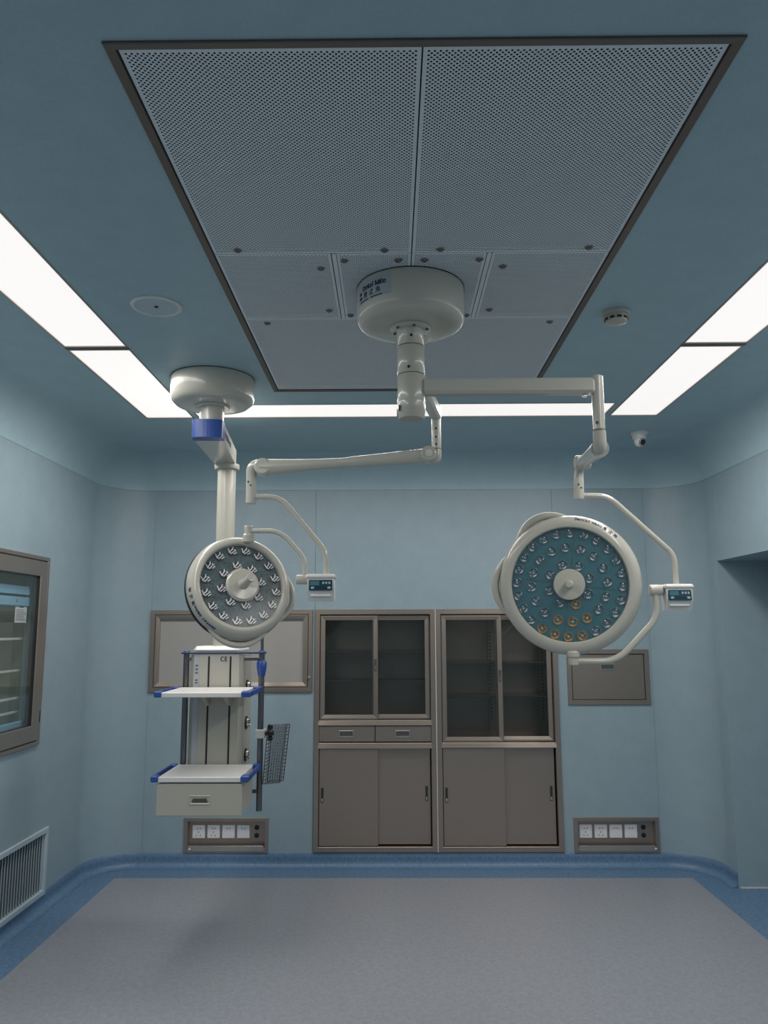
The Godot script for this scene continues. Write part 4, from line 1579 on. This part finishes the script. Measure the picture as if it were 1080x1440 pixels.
	on_axis(st, [Vector2(.075, -.020), Vector2(.075, -.004), Vector2(.079, -.002), Vector2(.079, .006), Vector2(.073, .010), Vector2(.069, .0145), Vector2(.026, .017), Vector2(.022, .030), Vector2(.018, .075), Vector2(.0195, .115), Vector2(.0205, .128), Vector2(.018, .134), Vector2(0, .135)], 40)
	put("sterile_handle", st, M.enamel, o)
	st = mb()
	on_axis(st, [Vector2(.198, -.003), Vector2(.0735, -.002)], 48)
	put("front_cover", st, M.soft_cover, o, "clear front cover")
	for g in [[deg_to_rad(232), deg_to_rad(300)], [deg_to_rad(320), deg_to_rad(378)]]:
		st = mb()
		grip(st, .240, g[0], g[1], .013, -.055)
		put("side_grip", st, M.enamel, o)
	X = old

# ------------------------------------------------------------------ service pendant
func pendant() -> void:
	var px := -.930
	var pz := -3.915
	var o := thing("service_pendant", "white ceiling service pendant with blue-edged shelves and a drawer", "medical pendant", Vector3(px, CEIL, pz))
	var st := mb()
	var old := at_x(Transform3D(Basis.IDENTITY, Vector3(px, 0, pz)))
	lathe(st, [Vector2(0, 2.818), Vector2(.150, 2.818), Vector2(.188, 2.824), Vector2(.207, 2.838), Vector2(.215, 2.860), Vector2(.215, CEIL - .003), Vector2(0, CEIL - .003)], 64)
	var can := put("canopy", st, M.enamel, o)
	st = mb()
	lathe(st, [Vector2(.2165, CEIL - .004), Vector2(.2165, CEIL)], 64)
	put("gasket", st, M.black, can)
	st = mb()
	lathe(st, [Vector2(.0, 2.806), Vector2(.085, 2.806), Vector2(.09, 2.811), Vector2(.09, 2.819)], 40)
	put("flange", st, M.enamel, can)
	st = mb()
	lathe(st, [Vector2(.062, 2.730), Vector2(.062, 2.808)], 36)
	put("neck", st, M.enamel, o)
	X = old
	# cantilever beam with a blue nose, running back from the canopy
	old = at_x(Transform3D(Basis(Vector3.UP, deg_to_rad(4.0)), Vector3(-.944, 0, -3.915)))
	st = mb()
	# outline in x, -z: nose rounded towards the camera
	var out := []
	for k in 13:
		var a := PI * k / 12.0
		out.append(Vector2(cos(a) * .078, -.052 - sin(a) * .022))
	out.append(Vector2(-.080, .016))
	out.append(Vector2(.080, .016))
	var o2 := at_x(Transform3D(Basis(Vector3.RIGHT, Vector3.FORWARD, Vector3.UP), Vector3(0, 2.637, 0)))
	extrude(st, out, 0.0, .094)
	put("blue_nose", st, M.blue, o, "blue plastic nose cap")
	st = mb()
	extrude(st, [Vector2(-.076, .016), Vector2(-.060, .64), Vector2(-.035, .70), Vector2(.035, .70), Vector2(.060, .64), Vector2(.076, .016)], .002, .092)
	var beam := put("cantilever_beam", st, M.enamel, o)
	X = o2
	st = mb()
	for k in 3:
		letter(st, ["Dental", "Maho", "M"][k], .026, Transform3D(Basis(Vector3(0, 0, -1), Vector3.UP, Vector3.RIGHT), Vector3(.0772 - .003 * k, 2.685, -.10 - k * .10)), true)
	put("lettering", st, M.violet_ink, beam)
	X = old
	st = mb()
	old = at_x(Transform3D(Basis.IDENTITY, Vector3(-.980, 0, -4.545)))
	lathe(st, [Vector2(.0, 2.610), Vector2(.070, 2.610), Vector2(.074, 2.616), Vector2(.074, 2.640)], 36)
	put("beam_collar", st, M.enamel, o)
	st = mb()
	lathe(st, [Vector2(.054, 1.55), Vector2(.054, 2.612)], 36)
	put("down_tube", st, M.enamel, o)
	X = old
	# service head
	var fz := -4.435
	var bz := -4.690
	var hl := -1.137
	var hr := -.833
	var ch := .030
	var plan := [Vector2(hl, -bz), Vector2(hr, -bz), Vector2(hr, -fz + ch), Vector2(hr - .024, -fz), Vector2(hl + .024, -fz), Vector2(hl, -fz + ch)]
	old = at_x(Transform3D(Basis(Vector3.RIGHT, Vector3.FORWARD, Vector3.UP), Vector3.ZERO))
	st = mb()
	extrude(st, plan, .73, 1.528)
	var head := put("service_head", st, M.cream, o)
	X = old
	st = mb()
	bx(st, Vector3(hl + .01, 1.526, bz + .005), Vector3(hr - .01, 1.572, fz - .012), .020)
	put("head_cover", st, M.white, o)
	for x in [-1.028, -.906]:
		st = mb()
		bx(st, Vector3(x - .005, .76, fz - .001), Vector3(x + .005, 1.515, fz + .0015))
		put("slot", st, M.black, head)
	st = mb()
	letter(st, "CE", .026, Transform3D(Basis.IDENTITY, Vector3(-.944, 1.500, fz + .0005)), true)
	put("mark", st, M.ink, head)
	st = mb()
	for k in 3:
		bx(st, Vector3(-1.012, 1.492 + k * .008, fz), Vector3(-.975, 1.496 + k * .008, fz + .0008))
	for k in 3:
		bx(st, Vector3(-.880 + k * .008, 1.492 + (k % 2) * .008, fz), Vector3(-.874 + k * .008, 1.510, fz + .0008))
	put("printing", st, M.label_film, head)
	# grey service strip at the left corner
	st = mb()
	bx(st, Vector3(hl + .027, .90, fz), Vector3(hl + .055, 1.515, fz + .003), .001)
	var stp := put("gauge_strip", st, M.label_film, head)
	st = mb()
	for v in [1.46, 1.44, 1.42, 1.38, 1.365]:
		bx(st, Vector3(hl + .034, v, fz + .002), Vector3(hl + .049, v + .009, fz + .0045))
	put("marks", st, M.print, stp)
	# gas outlets on the right-hand side
	for v in [1.343, 1.140, .962]:
		st = mb()
		old = at_x(Transform3D(Basis(Vector3.FORWARD, PI / 2), Vector3(hr, v, -4.545)))
		lathe(st, [Vector2(.036, 0), Vector2(.036, .006), Vector2(.032, .010), Vector2(.028, .010)], 28)
		var g := put("gas_outlet", st, M.black, head)
		st = mb()
		lathe(st, [Vector2(.028, .006), Vector2(.026, .022), Vector2(.015, .024), Vector2(.013, .012), Vector2(0, .012)], 24)
		put("outlet_ring", st, M.bright_steel, g)
		X = old
	# side rails
	for r in [[-1.163, .70, 1.535], [-.735, .675, 1.535]]:
		st = mb()
		rod(st, Vector3(r[0], r[1], -4.465), Vector3(r[0], r[2], -4.465), .0165, 20, .002)
		var rail := put("side_rail", st, M.rail, o)
		st = mb()
		rod(st, Vector3(r[0], r[2], -4.465), Vector3(r[0], r[2] + .010, -4.465), .019, 20, .003)
		put("cap", st, M.blue, rail)
		for v in [.78, 1.50]:
			st = mb()
			bx(st, Vector3(minf(r[0], hl if r[0] < -1 else hr), v - .010, -4.475), Vector3(maxf(r[0], hl if r[0] < -1 else hr), v + .010, -4.455), .002)
			put("bracket", st, M.rail, rail)
	st = mb()
	bx(st, Vector3(-1.185, 1.529, -4.444), Vector3(-.705, 1.539, -4.426), .002)
	put("cross_bar", st, M.navy, o, "dark blue cross bar")
	# thin infusion rod clamped to the right-hand rail
	st = mb()
	rod(st, Vector3(-.735, 1.52, -4.465), Vector3(-.735, 1.74, -4.465), .009, 14)
	put("infusion_rod", st, M.rail, o)
	st = mb()
	old = at_x(Transform3D(Basis.IDENTITY, Vector3(-.735, 1.405, -4.465)))
	lathe(st, [Vector2(0, 0), Vector2(.019, .0), Vector2(.021, .005), Vector2(.028, .045), Vector2(.029, .075), Vector2(.022, .085), Vector2(0, .085)], 20)
	put("clamp_sleeve", st, M.blue, o, "blue clamp sleeve")
	X = old
	# shelves
	for s in [[1.346, 1.321, -.766], [.930, .904, -.760]]:
		st = mb()
		bx(st, Vector3(-1.180, s[1], -4.425), Vector3(s[2], s[0], -4.050), .003)
		var sh := put("shelf", st, M.white, o)
		for e in [[-1.216, -1.178], [s[2] - .002, -.720]]:
			st = mb()
			var mid: float = (e[0] + e[1]) / 2
			bx(st, Vector3(e[0], s[1] + .001, -4.095), Vector3(e[1], s[0] + .006, -4.042), .005)
			bx(st, Vector3(e[0], s[1] + .001, -4.425), Vector3(e[1], s[0] + .006, -4.380), .005)
			bx(st, Vector3(e[0] if e[0] < -1 else e[1] - .012, s[1] + .003, -4.40), Vector3(e[0] + .012 if e[0] < -1 else e[1], s[0] + .005, -4.07), .003)
			put("side_handle", st, M.blue, sh, "blue side handle")
			st = mb()
			bx(st, Vector3(e[0] + .010, s[1] + .002, -4.385), Vector3(e[1] - .010, s[1] + .008, -4.09))
			put("handle_gap", st, M.black, sh)
		if s[0] > 1.2:
			for x in [-1.028, -.906]:
				st = mb()
				var o4 := at_x(Transform3D(Basis.IDENTITY, Vector3(x, 0, 0)))
				extrude_x(st, [Vector2(-4.433, 1.321), Vector2(-4.30, 1.321), Vector2(-4.31, 1.300), Vector2(-4.425, 1.245), Vector2(-4.433, 1.245)], -.012, .012)
				X = o4
				put("shelf_bracket", st, M.cream, sh)
	st = mb()
	bx(st, Vector3(-1.176, .741, -4.41), Vector3(-.764, .902, -4.072), .004)
	put("drawer_case", st, M.cream, o)
	st = mb()
	bx(st, Vector3(-1.186, .741, -4.074), Vector3(-.754, .896, -4.055), .003)
	var dr := put("drawer_front", st, M.cream, o)
	old = at_x(Transform3D(Basis.IDENTITY, Vector3(-.966, .818, -4.055)))
	st = mb()
	frame(st, -.055, .055, -.024, .024, [[0.0, 0.0], [0.002, .003], [.006, .004], [.010, .0]])
	var hd := put("handle", st, M.cream, dr)
	st = mb()
	extrude(st, [Vector2(-.042, -.012), Vector2(.042, -.012), Vector2(.034, .008), Vector2(-.034, .008)], -.004, .001)
	put("pocket", st, M.dark_steel, hd)
	X = old
	# wire basket clamped to the right-hand rail
	var b := thing("wire_basket", "narrow wire mesh basket hanging from the pendant rail", "basket", Vector3(-.66, .82, -4.45))
	var q00 := Vector3(-.712, .822, -4.440)
	var tl := Vector3(-.690, 1.130, -4.440)
	var tr := Vector3(-.600, 1.126, -4.520)
	var br := Vector3(-.632, .815, -4.520)
	var back := Vector3(.012, 0, -.075)
	var i := 0
	for f in [[q00, tl, tr, br], [q00 + back, tl + back, tr + back, br + back]]:
		for k in 8:
			var t := k / 7.0
			st = mb()
			rod(st, f[0].lerp(f[3], t), f[1].lerp(f[2], t), .0017 if k % 7 else .0028, 6)
			put("upright_wire", st, M.rail, b)
		for k in 17:
			var t := k / 16.0
			st = mb()
			rod(st, f[0].lerp(f[1], t), f[3].lerp(f[2], t), .0014 if k % 16 else .0028, 6)
			put("cross_wire", st, M.rail, b)
	for k in 17:
		var t := k / 16.0
		for e in [[q00, tl], [br, tr]]:
			st = mb()
			rod(st, e[0].lerp(e[1], t), e[0].lerp(e[1], t) + back, .0018, 6)
			put("end_wire", st, M.rail, b)
	for k in 8:
		st = mb()
		rod(st, q00.lerp(br, k / 7.0), q00.lerp(br, k / 7.0) + back, .0018, 6)
		put("bottom_wire", st, M.rail, b)
	st = mb()
	bx(st, Vector3(-.762, 1.065, -4.492), Vector3(-.706, 1.112, -4.438), .004)
	var clamp := put("clamp", st, M.white, b, "white rail clamp")
	st = mb()
	for s in [[1.128, .015], [1.095, .022], [1.066, .014]]:
		rod(st, Vector3(-.676, s[0] - .013, -4.44), Vector3(-.676, s[0] + .013, -4.44), s[1], 12, .004)
	rod(st, Vector3(-.71, 1.09, -4.455), Vector3(-.676, 1.09, -4.44), .010, 10)
	put("knob", st, M.black, clamp, "black clamp knob")
